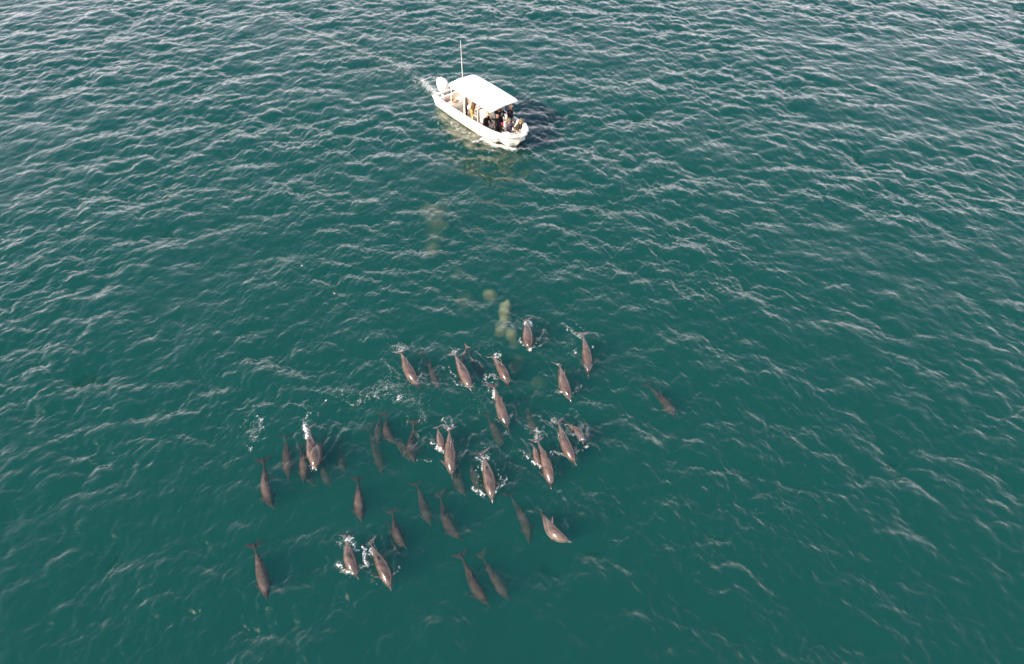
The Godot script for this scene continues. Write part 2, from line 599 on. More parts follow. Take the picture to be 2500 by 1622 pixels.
# tail and beak in photo pixels; depth of tail, middle and beak below the local surface; sideways bend; roll; tone; girth; label
const PODS := [
	[621, 1334, 652, 1465, -0.22, -0.24, -0.26, -0.02, 0.0, 1.00, 0.98, "lone brown dolphin just under water with wide spread flukes, clear of the pod"],
	[845, 1309, 878, 1415, -0.16, 0.01, -0.15, 0.03, 0.0, 1.04, 1.05, "glossy brown dolphin breaking the surface with foam at tail and head, beside a splashing twin"],
	[904, 1326, 955, 1444, -0.12, 0.00, -0.16, 0.02, 0.0, 1.04, 1.0, "glossy brown dolphin with its tail stock buried in thick white splash"],
	[957, 1251, 994, 1340, -0.25, -0.27, -0.25, 0.03, 0.0, 1.00, 1.0, "mottled brown submerged dolphin swimming above a darker deep one"],
	[948, 1276, 974, 1352, -1.1, -1.1, -1.1, 0.05, 0.0, 1.00, 1.0, "dim dark dolphin deep below a mottled brown one"],
	[1018, 1184, 1053, 1284, -0.45, -0.48, -0.5, 0.03, 0.0, 1.00, 0.95, "slim grey green dolphin under water beside a stouter curved one"],
	[1073, 1209, 1130, 1319, -0.55, -0.52, -0.5, 0.06, 0.0, 1.00, 1.0, "stout grey green dolphin under water with curved tail stock beside a slimmer one"],
	[1245, 1207, 1291, 1329, -0.95, -0.85, -0.8, -0.05, 0.0, 1.02, 0.9, "grey green dolphin under water next to a turning brown dolphin"],
	[1319, 1252, 1397, 1322, -0.30, -0.04, -0.06, 0.15, 0.35, 1.12, 1.05, "light brown dolphin curling sideways with flipper and tall fin showing"],
	[1126, 1358, 1195, 1479, -0.30, -0.30, -0.28, 0.03, 0.1, 1.05, 0.9, "light brown dolphin under water with one flipper out, leading beside a paler twin"],
	[1175, 1357, 1244, 1468, -0.65, -0.60, -0.55, 0.04, 0.0, 1.07, 1.0, "pale grey green dolphin under water, rough outlined, leading beside a browner twin"],
	[643, 1126, 670, 1242, -0.20, -0.25, -0.25, 0.03, 0.0, 1.00, 0.95, "brown submerged dolphin with reddish flukes at the outer corner of the pod"],
	[696, 1067, 704, 1169, -0.35, -0.24, -0.25, 0.0, 0.0, 1.00, 1.0, "dark brown submerged dolphin beside the tight cluster of five"],
	[754, 1046, 768, 1146, -0.10, 0.01, -0.10, 0.0, 0.0, 1.04, 1.05, "brown dolphin with foam streaming over its tail, behind a raised pink head"],
	[786, 1078, 772, 1150, -0.35, 0.04, -0.02, 0.0, 0.0, 1.09, 1.25, "pinkish brown dolphin lifting head and upright fin out of the water in the cluster"],
	[734, 1094, 741, 1178, -0.35, -0.26, -0.25, 0.0, 0.0, 1.00, 1.1, "brown dolphin half hidden under a surfacing pair, its beak pointing out"],
	[752, 1108, 766, 1186, -0.75, -0.65, -0.6, 0.02, 0.0, 1.00, 1.0, "almost black dolphin deep under the cluster"],
	[775, 1112, 807, 1190, -0.8, -0.75, -0.7, 0.0, 0.0, 1.00, 0.95, "dark green dolphin deep at the edge of the cluster, behind the raised head"],
	[828, 1080, 845, 1156, -0.6, -0.62, -0.7, 0.08, 0.0, 1.00, 1.0, "small dark mottled dolphin under water between the cluster and a lone brown one"],
	[873, 1172, 884, 1274, -0.22, -0.25, -0.25, -0.03, 0.0, 1.02, 1.05, "lone brown submerged dolphin with upswept flukes ahead of the cluster"],
	[930, 1011, 921, 1092, -0.5, -0.5, -0.55, 0.04, 0.0, 1.00, 1.0, "dark dolphin under water crossing behind a deeper one, tail beside a mottled twin"],
	[900, 1045, 932, 1162, -0.95, -0.85, -0.9, -0.06, 0.0, 1.00, 0.95, "long dim dolphin deep under water trailing a crossing one"],
	[942, 1014, 965, 1082, -0.35, -0.33, -0.35, 0.06, 0.0, 1.10, 1.05, "small pale mottled dolphin under water above a darker green headed one"],
	[956, 1064, 1002, 1126, -0.8, -0.75, -0.6, 0.0, 0.0, 1.00, 1.05, "dark dolphin with pale green head, deep in front of a pale mottled one"],
	[1011, 1033, 1013, 1131, -0.12, -0.22, -0.24, 0.02, 0.0, 1.04, 0.95, "slender brown dolphin just under water with reddish flukes inside a foam ring"],
	[1068, 1044, 1083, 1108, -0.08, 0.02, -0.06, 0.02, 0.0, 1.2, 1.05, "small pinkish calf at the surface pressed beside its larger companion"],
	[1096, 1047, 1106, 1171, -0.02, -0.03, -0.26, 0.04, 0.0, 1.2, 1.05, "brown dolphin with tail and flukes out of the water, head under, next to a calf"],
	[1112, 1112, 1138, 1210, -0.8, -0.75, -0.7, 0.02, 0.0, 1.00, 1.05, "dark green dolphin deep beside a big glossy surfacing one, with pale flippers"],
	[1178, 1106, 1202, 1229, -0.14, 0.03, -0.14, 0.02, 0.0, 1.09, 1.08, "large glossy pinkish brown dolphin surfacing inside a wide foam V"],
	[1148, 1118, 1172, 1196, -0.8, -0.75, -0.75, 0.0, 0.0, 1.00, 1.05, "dim brown dolphin deep beside the large glossy one"],
	[1205, 944, 1246, 1056, 0.03, -0.10, -0.32, 0.02, 0.0, 1.00, 1.0, "dark brown diving dolphin with lifted flukes and white water pouring off its tail"],
	[1188, 1014, 1230, 1096, -0.7, -0.6, -0.6, 0.02, 0.0, 1.00, 1.05, "grey green dolphin under water behind the large glossy one"],
	[1283, 978, 1320, 1076, -1.2, -1.0, -0.9, 0.0, 0.0, 1.2, 0.95, "faint green dolphin deep behind a mother and calf"],
	[1312, 1076, 1347, 1197, -0.05, -0.02, -0.22, 0.0, 0.0, 1.2, 1.0, "brown dolphin with glossy arched tail stock and mottled head under water, next to a calf"],
	[1300, 1085, 1319, 1146, -0.08, 0.02, -0.08, 0.01, 0.0, 1.2, 0.95, "small pink brown calf at the surface beside an arched adult"],
	[1361, 1031, 1409, 1137, -0.12, 0.02, -0.14, 0.03, 0.0, 1.07, 1.0, "glossy brown dolphin surfacing with a small head close behind its flank"],
	[1374, 1032, 1425, 1086, -0.30, -0.08, -0.04, -0.03, 0.0, 1.04, 0.95, "young dolphin mostly under water, only its mottled head up beside a glossy adult"],
	[976, 860, 1029, 951, -0.05, -0.02, -0.25, 0.03, 0.0, 1.07, 1.05, "pinkish dolphin with glossy tail stock up and dark head under spray"],
	[1034, 864, 1076, 950, -0.7, -0.6, -0.6, 0.04, 0.0, 1.09, 0.95, "olive green dolphin under water between two surfacing ones"],
	[1108, 864, 1151, 955, -0.10, 0.02, -0.08, 0.03, 0.0, 1.07, 1.05, "glossy pinkish dolphin with its head bursting through spray"],
	[1146, 862, 1184, 920, -0.7, -0.65, -0.7, 0.0, 0.0, 1.00, 1.05, "dark green dolphin under churned water behind a lifted fluke"],
	[1201, 872, 1245, 947, -0.10, 0.00, -0.20, 0.03, 0.0, 1.07, 1.0, "pinkish dolphin with bright glossy flank, dark head nosing under"],
	[1139, 848, 1120, 905, 0.06, -0.65, -1.5, 0.0, 0.0, 1.00, 0.95, "diving dolphin with only a dark fluke tip above the water"],
	[1288, 780, 1293, 858, -0.15, 0.04, -0.05, 0.0, 0.0, 1.09, 1.1, "pinkish dolphin coming head on with white splash round its tail and bow waves"],
	[1422, 816, 1437, 924, -0.02, -0.06, -0.30, 0.02, 0.0, 1.02, 1.0, "dolphin with pink tail stock out and dark submerged body trailing a foam hook"],
	[1364, 890, 1397, 981, -0.14, 0.02, -0.12, 0.02, 0.0, 1.07, 1.0, "glossy brown dolphin surfacing alone with a small foam V"],
	[1583, 941, 1649, 1019, -0.40, -0.35, -0.30, -0.03, 0.0, 1.05, 0.88, "solitary mottled grey green dolphin well apart from the pod"],
]

func build_dolphins() -> void:
	skin_noise.seed = 4
	skin_noise.frequency = 1.0
	skin_noise.fractal_octaves = 4
	dolphin_under = vmat(0.7, 0.15)
	dolphin_skin = vmat(0.19, 0.6)
	var number := 0
	for d in PODS:
		var g0 := at_px(d[0], d[1])
		var g1 := at_px(d[2], d[3])
		var level := sea_point((g0.x + g1.x) / 2.0, (g0.z + g1.z) / 2.0).y
		var deep := func(v: float) -> float:
			return v if v > -0.18 else (v - 0.06 if v > -0.4 else -0.46 + (v + 0.4) * 0.5)
		var tail := at_px(d[0], d[1], level + deep.call(d[4]))
		var beak := at_px(d[2], d[3], level + deep.call(d[6]))
		var mid_y: float = level + deep.call(d[5])
		var bend: float = d[7] + 0.05 * sin(number * 2.4)
		var side := (beak - tail).cross(Vector3.UP).normalized()
		var base := Vector3((tail.x + beak.x) / 2.0, level, (tail.z + beak.z) / 2.0)
		var spine := func(t: float) -> Vector3:
			var p := beak.lerp(tail, t) - base
			var y0: float = beak.y - level
			var y2: float = tail.y - level
			var y1: float = mid_y - level
			# a parabola through beak, middle (t = 0.42) and tail
			var c := (y1 - y0 - (y2 - y0) * 0.42) / (0.42 * 0.42 - 0.42)
			p.y = y0 + (y2 - y0 - c) * t + c * t * t
			p += side * (bend * 2.2 * sin(PI * t) * (1.2 - t))
			return p
		var size := beak.distance_to(tail)
		var girth: float = d[10]
		var o := MeshInstance3D.new()
		o.name = "dolphin" if number == 0 else "dolphin_%03d" % number
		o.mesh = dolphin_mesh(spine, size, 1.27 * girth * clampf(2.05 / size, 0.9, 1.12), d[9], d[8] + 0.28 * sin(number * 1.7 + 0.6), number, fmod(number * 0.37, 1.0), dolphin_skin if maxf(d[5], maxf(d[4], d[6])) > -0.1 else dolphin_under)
		o.position = base
		add_child(o)
		tag(o, d[11], "dolphin", "dolphins of the pod")
		pod.append({"tail": tail, "beak": beak, "level": level, "size": size, "mid": d[5], "spine": spine, "base": base})
		number += 1

# ---------------------------------------------------------------- foam and disturbed water

# polylines in photo pixels: [width in photo pixels, strength, x, y, x, y, ...]
const FOAM_LINES := [
	[3, 0.9, 935, 877, 946, 890, 957, 913], [3, 0.8, 963, 915, 979, 920], [4, 0.7, 928, 926, 940, 937],
	[4, 0.7, 924, 963, 928, 975, 942, 987], [4, 0.9, 1092, 900, 1100, 908, 1119, 924], [5, 1.0, 1102, 930, 1112, 941, 1130, 945],
	[3, 0.8, 988, 902, 998, 920, 1004, 930], [3, 0.7, 1169, 930, 1176, 942, 1190, 946],
	[9, 1.6, 1207, 955, 1214, 975, 1222, 984], [11, 1.7, 1222, 984, 1226, 994], [3, 0.8, 1193, 948, 1200, 958, 1206, 966],
	[4, 1.1, 1266, 831, 1273, 842, 1285, 850], [4, 0.9, 1327, 808, 1320, 828, 1307, 842], [4, 0.9, 1334, 828, 1327, 842, 1298, 855],
	[6, 0.9, 1374, 791, 1396, 808, 1413, 825], [3, 0.6, 1386, 778, 1411, 791, 1430, 805],
	[4, 1.1, 1354, 953, 1364, 963, 1384, 967], [4, 0.8, 1423, 941, 1411, 953, 1398, 963], [3, 0.7, 1362, 945, 1369, 957],
	[6, 1.3, 1152, 1192, 1165, 1202, 1186, 1210], [5, 1.1, 1235, 1169, 1231, 1191, 1209, 1206], [4, 0.9, 1203, 1134, 1213, 1146, 1221, 1156, 1221, 1173, 1213, 1185],
	[3, 1.0, 1161, 1134, 1163, 1154, 1168, 1173, 1176, 1189], [6, 1.3, 1167, 1121, 1178, 1136, 1182, 1150],
	[6, 1.4, 1058, 1084, 1066, 1093, 1083, 1107], [5, 1.0, 1079, 1018, 1079, 1033, 1085, 1043], [5, 1.1, 1092, 1020, 1099, 1031, 1104, 1043],
	[4, 1.1, 1276, 1109, 1289, 1125], [6, 1.4, 1298, 1130, 1308, 1138, 1318, 1142],
	[6, 1.1, 1351, 1101, 1369, 1113, 1388, 1113], [5, 0.8, 1435, 1093, 1423, 1105, 1409, 1111], [4, 1.1, 1363, 1060, 1368, 1072, 1372, 1084], [4, 1.0, 1384, 1040, 1390, 1058, 1402, 1072],
	[3, 0.8, 1285, 1045, 1296, 1062], [5, 1.2, 1406, 1096, 1404, 1106], [4, 1.1, 1346, 1100, 1344, 1118],
	[6, 1.3, 827, 1382, 838, 1392, 862, 1405], [5, 1.0, 905, 1375, 896, 1385, 882, 1394], [4, 1.2, 846, 1341, 850, 1360, 856, 1376], [7, 1.3, 864, 1335, 872, 1348],
	[8, 1.5, 883, 1334, 887, 1350, 892, 1368, 898, 1385], [4, 1.1, 904, 1410, 912, 1415, 931, 1416], [4, 0.8, 973, 1380, 968, 1399, 954, 1413],
	[6, 1.1, 756, 1009, 743, 1024, 741, 1041], [10, 1.5, 741, 1041, 750, 1061, 754, 1074],
	[3, 0.8, 658, 1070, 639, 1078, 621, 1081], [2, 0.5, 586, 1002, 614, 993, 640, 1000, 651, 1008], [3, 1.0, 627, 1014, 640, 1026, 646, 1044, 638, 1058],
	[3, 1.0, 834, 959, 837, 980, 863, 987], [3, 0.5, 734, 954, 743, 983, 745, 998, 731, 998, 712, 992], [2, 0.5, 762, 960, 800, 968, 830, 976],
	[3, 0.7, 1031, 1024, 1040, 1035], [3, 0.6, 1048, 1045, 1025, 1058], [4, 1.0, 1203, 912, 1200, 925],
	[2, 0.6, 777, 1010, 779, 1003, 775, 1018], [3, 0.8, 1010, 1123, 1030, 1128, 1055, 1128],
]
# round patches: [x, y, radius in photo pixels, strength, hole (share of the radius that stays clear)]
const FOAM_SPOTS := [
	[978, 979, 12, 1.3, 0.0], [970, 973, 24, 0.75, 0.55], [1141, 944, 15, 1.35, 0.0], [1197, 924, 24, 0.85, 0.35], [950, 938, 42, 0.55, 0.0], [976, 854, 13, 1.1, 0.0],
	[1108, 863, 9, 1.2, 0.0], [1213, 868, 11, 1.1, 0.0], [1288, 793, 15, 1.6, 0.0], [1293, 857, 6, 1.3, 0.0], [1406, 862, 6, 1.0, 0.0], [1445, 847, 7, 0.9, 0.0],
	[1418, 822, 11, 1.0, 0.0], [1364, 890, 9, 0.9, 0.0], [1091, 1099, 6, 1.2, 0.0], [1353, 1027, 12, 0.9, 0.0], [1322, 1062, 24, 0.7, 0.0], [1421, 1082, 7, 1.1, 0.0], [1184, 1120, 14, 1.0, 0.0],
	[852, 1323, 14, 1.3, 0.0], [830, 1330, 7, 1.0, 0.0], [910, 1346, 15, 1.55, 0.0], [619, 1041, 23, 1.0, 0.72], [619, 1068, 16, 0.8, 0.0], [643, 1028, 5, 1.5, 0.0], [614, 1097, 6, 1.1, 0.0],
	[911, 958, 32, 0.72, 0.0], [939, 967, 20, 0.9, 0.7], [768, 1143, 8, 1.3, 0.0], [1011, 1026, 24, 0.55, 0.6], [1092, 1050, 10, 1.0, 0.0], [1060, 925, 60, 0.40, 0.3], [1016, 985, 60, 0.36, 0.0],
	[1170, 985, 70, 0.30, 0.0], [735, 652, 3, 1.5, 0.0], [675, 700, 3, 1.3, 0.0], [816, 715, 4, 1.4, 0.0], [1190, 860, 40, 0.35, 0.0], [870, 975, 40, 0.42, 0.0], [1235, 1055, 8, 0.8, 0.0],
	[795, 980, 3, 1.2, 0.0], [1397, 1010, 30, 0.32, 0.0], [1060, 1240, 3, 0.8, 0.0], [1380, 850, 45, 0.3, 0.0], [1245, 800, 40, 0.36, 0.0], [1634, 1005, 22, 0.5, 0.2],
]
# the boat's wake and bow wave
const WAKE_LINES := [
	[24, 1.35, 1068, 236, 1050, 214, 1034, 200], [46, 0.75, 1060, 226, 1010, 190, 985, 172], [64, 0.6, 985, 172, 940, 150, 880, 128], [90, 0.45, 880, 128, 800, 96, 700, 60],
	[9, 0.8, 1062, 292, 1078, 312, 1100, 330], [8, 0.95, 1100, 330, 1140, 342, 1180, 352], [14, 1.8, 1180, 344, 1215, 358, 1254, 367],
	[30, 0.9, 1080, 290, 1140, 322, 1200, 350], [10, 0.7, 1150, 372, 1180, 366, 1215, 370], [8, 0.6, 1100, 352, 1130, 362, 1160, 366], [8, 0.5, 1130, 392, 1170, 386, 1200, 395],
	[9, 0.7, 1262, 366, 1275, 362, 1290, 368], [16, 1.0, 1072, 232, 1066, 250, 1072, 266],
]
const FOAM_CELL := 0.022
var foam_noise := FastNoiseLite.new()
var foam_fine := FastNoiseLite.new()
var humps: Array = []          # [kind, centre or polyline, width, height]

func px_scale(u: float, v: float) -> float:
	return at_px(u, v).distance_to(at_px(u + 1.0, v))

func collect_humps() -> void:
	# little ridges of water under the foam lines, and the smooth rings left by flukes
	for l in FOAM_LINES:
		var pts := PackedVector2Array()
		for k in range(2, l.size(), 2):
			var p := at_px(l[k], l[k + 1])
			pts.append(Vector2(p.x, p.z))
		humps.append([0, pts, 0.09, 0.035])
	for r in [[619, 1041, 24, 0.03], [939, 967, 20, 0.03], [1197, 924, 24, 0.03], [1011, 1030, 24, 0.03], [970, 973, 22, 0.02]]:
		var p := at_px(r[0], r[1])
		var k := px_scale(r[0], r[1])
		for q in 3:
			humps.append([1, Vector2(p.x, p.z), 0.05 + 0.03 * q, r[3] / (1.0 + q), r[2] * k * (1.0 + 0.42 * q)])
	# water heaped against the bodies that break the surface
	for d in pod:
		if d.mid > -0.15:
			var a := Vector2(d.beak.x, d.beak.z)
			var b := Vector2(d.tail.x, d.tail.z)
			var f := (a - b).normalized()
			var s := Vector2(-f.y, f.x)
			for sg in [-1.0, 1.0]:
				humps.append([0, PackedVector2Array([a - f * 0.05 + s * sg * 0.05, a - f * 0.45 + s * sg * 0.34, a - f * 0.95 + s * sg * 0.62, a - f * 1.6 + s * sg * 0.85]), 0.10, 0.045])
				humps.append([0, PackedVector2Array([a - f * 0.4 + s * sg * 0.30, a - f * 1.3 + s * sg * 0.42, a - f * 2.1 + s * sg * 0.55]), 0.08, 0.03])
	# the boat's bow wave
	for l in WAKE_LINES:
		var pts := PackedVector2Array()
		for k in range(2, l.size(), 2):
			var p := at_px(l[k], l[k + 1])
			pts.append(Vector2(p.x, p.z))
		humps.append([0, pts, 0.22, 0.05])

func segment_distance(p: Vector2, pts: PackedVector2Array) -> float:
	var best := 1e9
	for k in pts.size() - 1:
		best = minf(best, p.distance_squared_to(Geometry2D.get_closest_point_to_segment(p, pts[k], pts[k + 1])))
	return sqrt(best)

func hump_at(h: Array, p: Vector2) -> float:
	if h[0] == 0:
		var d: float = segment_distance(p, h[1]) / h[2]
		return h[3] * exp(-d * d)
	var e: float = (p.distance_to(h[1]) - h[4]) / h[2]
	return h[3] * exp(-e * e)

func hump_box(h: Array) -> Rect2:
	if h[0] == 0:
		var r := Rect2(h[1][0], Vector2.ZERO)
		for p in h[1]:
			r = r.expand(p)
		return r.grow(h[2] * 2.4)
	return Rect2(h[1], Vector2.ZERO).grow(h[4] + h[2] * 2.4)

var hump_boxes: Array = []

func disturb(verts: PackedVector3Array, xs: PackedFloat32Array, zs: PackedFloat32Array) -> void:
	for h in humps:
		var r := hump_box(h)
		hump_boxes.append(r)
		var i0 := xs.bsearch(r.position.x)
		var i1 := xs.bsearch(r.end.x)
		var j0 := zs.bsearch(r.position.y)
		var j1 := zs.bsearch(r.end.y)
		for j in range(j0, j1):
			for i in range(i0, i1):
				verts[j * xs.size() + i].y += hump_at(h, Vector2(xs[i], zs[j]))

func foam_sheet(called: String, lines: Array, spots: Array, cell: float, lift: float, label: String) -> void:
	# foam lies on the water as lace: a grid over the churned area, kept where there is foam
	var box := Rect2()
	var items := []
	for l in lines:
		var pts := PackedVector2Array()
		for k in range(2, l.size(), 2):
			var p := at_px(l[k], l[k + 1])
			pts.append(Vector2(p.x, p.z))
		# a little wander, so that no line is straight
		var bent := PackedVector2Array()
		for k in pts.size() - 1:
			for q in 4:
				var p := pts[k].lerp(pts[k + 1], q / 4.0)
				bent.append(p + Vector2(foam_fine.get_noise_2d(p.x * 3.0, p.y * 3.0), foam_fine.get_noise_2d(p.x * 3.0 + 90.0, p.y * 3.0)) * 0.16)
		bent.append(pts[-1])
		items.append([0, bent, l[0] * px_scale(l[2], l[3]) * 0.68, l[1]])
	for s in spots:
		var p := at_px(s[0], s[1])
		items.append([1, Vector2(p.x, p.z), s[2] * px_scale(s[0], s[1]), s[3], s[4]])
	var boxes := []
	for it in items:
		var r: Rect2
		if it[0] == 0:
			r = Rect2(it[1][0], Vector2.ZERO)
			for p in it[1]:
				r = r.expand(p)
			r = r.grow(it[2] * 2.0)
		else:
			r = Rect2(it[1], Vector2.ZERO).grow(it[2] * 1.3)
		boxes.append(r)
		box = r if box.size == Vector2.ZERO else box.merge(r)
	box = box.grow(cell * 3.0)
	var w := int(box.size.x / cell) + 1
	var h := int(box.size.y / cell) + 1
	var dens := PackedFloat32Array()
	dens.resize(w * h)
	for n in items.size():
		var it: Array = items[n]
		var r: Rect2 = boxes[n]
		var i0 := int((r.position.x - box.position.x) / cell)
		var i1 := int((r.end.x - box.position.x) / cell)
		var j0 := int((r.position.y - box.position.y) / cell)
		var j1 := int((r.end.y - box.position.y) / cell)
		for j in range(j0, j1 + 1):
			for i in range(i0, i1 + 1):
				var p := box.position + Vector2(i, j) * cell
				var f := 0.0
				if it[0] == 0:
					var d: float = segment_distance(p, it[1]) / it[2]
					f = it[3] * exp(-d * d)
				else:
					var d: float = p.distance_to(it[1]) / it[2]
					d += 0.35 * foam_fine.get_noise_2d(p.x * 2.2, p.y * 2.2)
					f = it[3] * smoothstep(1.15, 0.45, d)
					if it[4] > 0.0:
						f *= smoothstep(it[4] * 0.75, it[4] * 1.05, d)
				dens[j * w + i] = maxf(dens[j * w + i], f)
	var id := PackedInt32Array()
	id.resize(w * h)
	id.fill(-1)
	var alpha := PackedFloat32Array()
	alpha.resize(w * h)
	for j in h:
		for i in w:
			var d := dens[j * w + i]
			if d < 0.06:
				continue
			var p := box.position + Vector2(i, j) * cell
			var wx := p.x + 0.16 * foam_fine.get_noise_2d(p.x * 2.4 + 7.0, p.y * 2.4)
			var wy := p.y + 0.16 * foam_fine.get_noise_2d(p.x * 2.4, p.y * 2.4 + 31.0)
			var n1 := absf(foam_noise.get_noise_2d(wx, wy))
			var n2 := absf(foam_noise.get_noise_2d(wx * 2.1 + 40.0, wy * 2.1))
			var strand := maxf(smoothstep(0.095, 0.01, n1), 0.55 * smoothstep(0.10, 0.01, n2))
			var grain := 0.5 + 1.2 * foam_fine.get_noise_2d(p.x * 9.0, p.y * 9.0)
			var patchy := clampf(0.55 + 1.6 * foam_fine.get_noise_2d(p.x * 1.3 + 60.0, p.y * 1.3), 0.0, 1.0)
			var a := strand * smoothstep(0.10, 0.9, d) * clampf(grain * 0.6 + 0.45, 0.0, 1.0) * patchy * 0.85
			a = maxf(a, smoothstep(0.95, 1.75, d + 0.75 * (grain - 0.5) + 0.35 * strand))
			alpha[j * w + i] = clampf(a, 0.0, 1.0) * 0.68
	var s := Shape.new()
	var put := func(i: int, j: int) -> int:
		var k := j * w + i
		if id[k] < 0:
			var q := sea_point(box.position.x + i * cell, box.position.y + j * cell)
			var p := box.position + Vector2(i, j) * cell
			for n in hump_boxes.size():
				if hump_boxes[n].has_point(p):
					q.y += hump_at(humps[n], p)
			q.y += lift + alpha[k] * 0.035 * (0.6 + foam_fine.get_noise_2d(p.x * 11.0, p.y * 11.0))
			id[k] = s.v.size()
			s.v.append(q)
			s.n.append(Vector3.UP)
			s.c.append(Color(1, 1, 1, alpha[k]))
		return id[k]
	for j in h - 1:
		for i in w - 1:
			if alpha[j * w + i] > 0.03 or alpha[j * w + i + 1] > 0.03 or alpha[(j + 1) * w + i] > 0.03 or alpha[(j + 1) * w + i + 1] > 0.03:
				var a: int = put.call(i, j)
				var b: int = put.call(i + 1, j)
				var c: int = put.call(i, j + 1)
				var d: int = put.call(i + 1, j + 1)
				s.i.append_array(PackedInt32Array([a, b, c, b, d, c]))
	# bumpy normals
	for k in s.n.size():
		s.n[k] = Vector3.ZERO
	for k in range(0, s.i.size(), 3):
		var a := s.v[s.i[k]]
		var nn := (s.v[s.i[k + 2]] - a).cross(s.v[s.i[k + 1]] - a)
		for q in 3:
			s.n[s.i[k + q]] += nn
	for k in s.n.size():
		s.n[k] = s.n[k].normalized()
	var m := mat(Color(0.86, 0.85, 0.83), 0.75, 0.0, 0.3)
	m.vertex_color_use_as_albedo = true
	m.transparency = BaseMaterial3D.TRANSPARENCY_ALPHA
	var o := MeshInstance3D.new()
	o.name = called
	o.mesh = s.mesh(m)
	add_child(o)
	tag(o, label, "foam", "", "stuff")

func build_foam() -> void:
	foam_noise.seed = 11
	foam_noise.frequency = 1.7
	foam_noise.fractal_octaves = 2
	foam_fine.seed = 5
	foam_fine.frequency = 1.1
	foam_fine.fractal_octaves = 3
	foam_sheet("sea_foam", FOAM_LINES, FOAM_SPOTS, FOAM_CELL, 0.012, "lacy white foam and splash on the water among the dolphins")
	foam_sheet("boat_wake", WAKE_LINES, [], 0.045, 0.015, "white wake and bow foam churned up along the boat hull")
	# drops thrown up by the tails
	var drop := SphereMesh.new()
	drop.radius = 0.5
	drop.height = 1.0
	drop.radial_segments = 6
	drop.rings = 4
	var places := []
	for s in FOAM_SPOTS:
		if s[3] < 1.0 or s[2] < 4:
			continue
		var c := at_px(s[0], s[1])
		var k := px_scale(s[0], s[1])
		for q in int(s[2] * 2.0):
			var a := rng.randf() * TAU
			var r: float = s[2] * k * pow(rng.randf(), 0.6) * 1.35
			var p := sea_point(c.x + cos(a) * r, c.z + sin(a) * r)
			p.y += pow(rng.randf(), 2.2) * 0.28
			places.append(Transform3D(Basis.from_scale(Vector3.ONE * rng.randf_range(0.006, 0.018)), p))
	for l in FOAM_LINES:
		if l[1] < 1.0:
			continue
		for q in 9:
			var k := 2 + 2 * rng.randi_range(0, (l.size() - 4) / 2 - 1)
			var f := rng.randf()
			var c := at_px(lerpf(l[k], l[k + 2], f), lerpf(l[k + 1], l[k + 3], f))
			var p := sea_point(c.x + rng.randfn() * 0.08, c.z + rng.randfn() * 0.08)
			p.y += pow(rng.randf(), 2.0) * 0.14
			places.append(Transform3D(Basis.from_scale(Vector3.ONE * rng.randf_range(0.006, 0.018)), p))
	var mm := MultiMesh.new()
	mm.transform_format = MultiMesh.TRANSFORM_3D
	mm.mesh = drop
	mm.instance_count = places.size()
	for q in places.size():
		mm.set_instance_transform(q, places[q])
	drop.material = mat(Color(0.85, 0.85, 0.84), 0.3, 0.0, 0.5)
	var o := MultiMeshInstance3D.new()
	o.name = "spray_drops"
	o.multimesh = mm
	add_child(o)
	tag(o, "white drops of spray flying up around dolphin tails and heads", "spray", "", "stuff")

# ---------------------------------------------------------------- murk under the water

const CLOUDS := [
	["golden murk added along the sunny side of the boat to imitate the hull reflection", [[1082, 284, 12, 8, 0.18, 1.5], [1104, 302, 15, 9, 0.18, 1.6], [1130, 318, 16, 9, 0.18, 1.6], [1158, 334, 16, 9, 0.18, 1.6], [1190, 350, 15, 8, 0.18, 1.5], [1112, 322, 12, 8, 0.2, 1.0], [1150, 348, 14, 8, 0.22, 0.9]]],  # added gold puffs stand in for the sunlit hull mirrored in the water
	["pale yellowish murky cloud hanging under the water between boat and pod", [[1058, 516, 15, 26, 0.45, 0.7], [1066, 545, 13, 22, 0.5, 0.55], [1056, 606, 12, 13, 0.45, 0.7], [1062, 578, 12, 20, 0.6, 0.4]]],
	["bright yellow green murky cloud trailing behind the head on dolphin", [[1197, 722, 12, 11, 0.3, 1.1], [1233, 749, 11, 9, 0.20, 2.6], [1231, 764, 9, 9, 0.25, 2.2], [1233, 782, 9, 11, 0.25, 1.6], [1222, 808, 11, 7, 0.25, 1.6], [1246, 816, 11, 10, 0.25, 1.6], [1257, 842, 8, 10, 0.7, 1.0]]],
	["faint green murky patch beside the brightest yellow cloud", [[1132, 736, 18, 14, 1.0, 0.8], [1119, 673, 11, 8, 0.8, 0.7]]],
	["faint green murky patch beside the pinkish dolphin with dark head", [[1261, 892, 12, 15, 0.7, 1.1], [1313, 936, 14, 12, 0.9, 0.8]]],
]

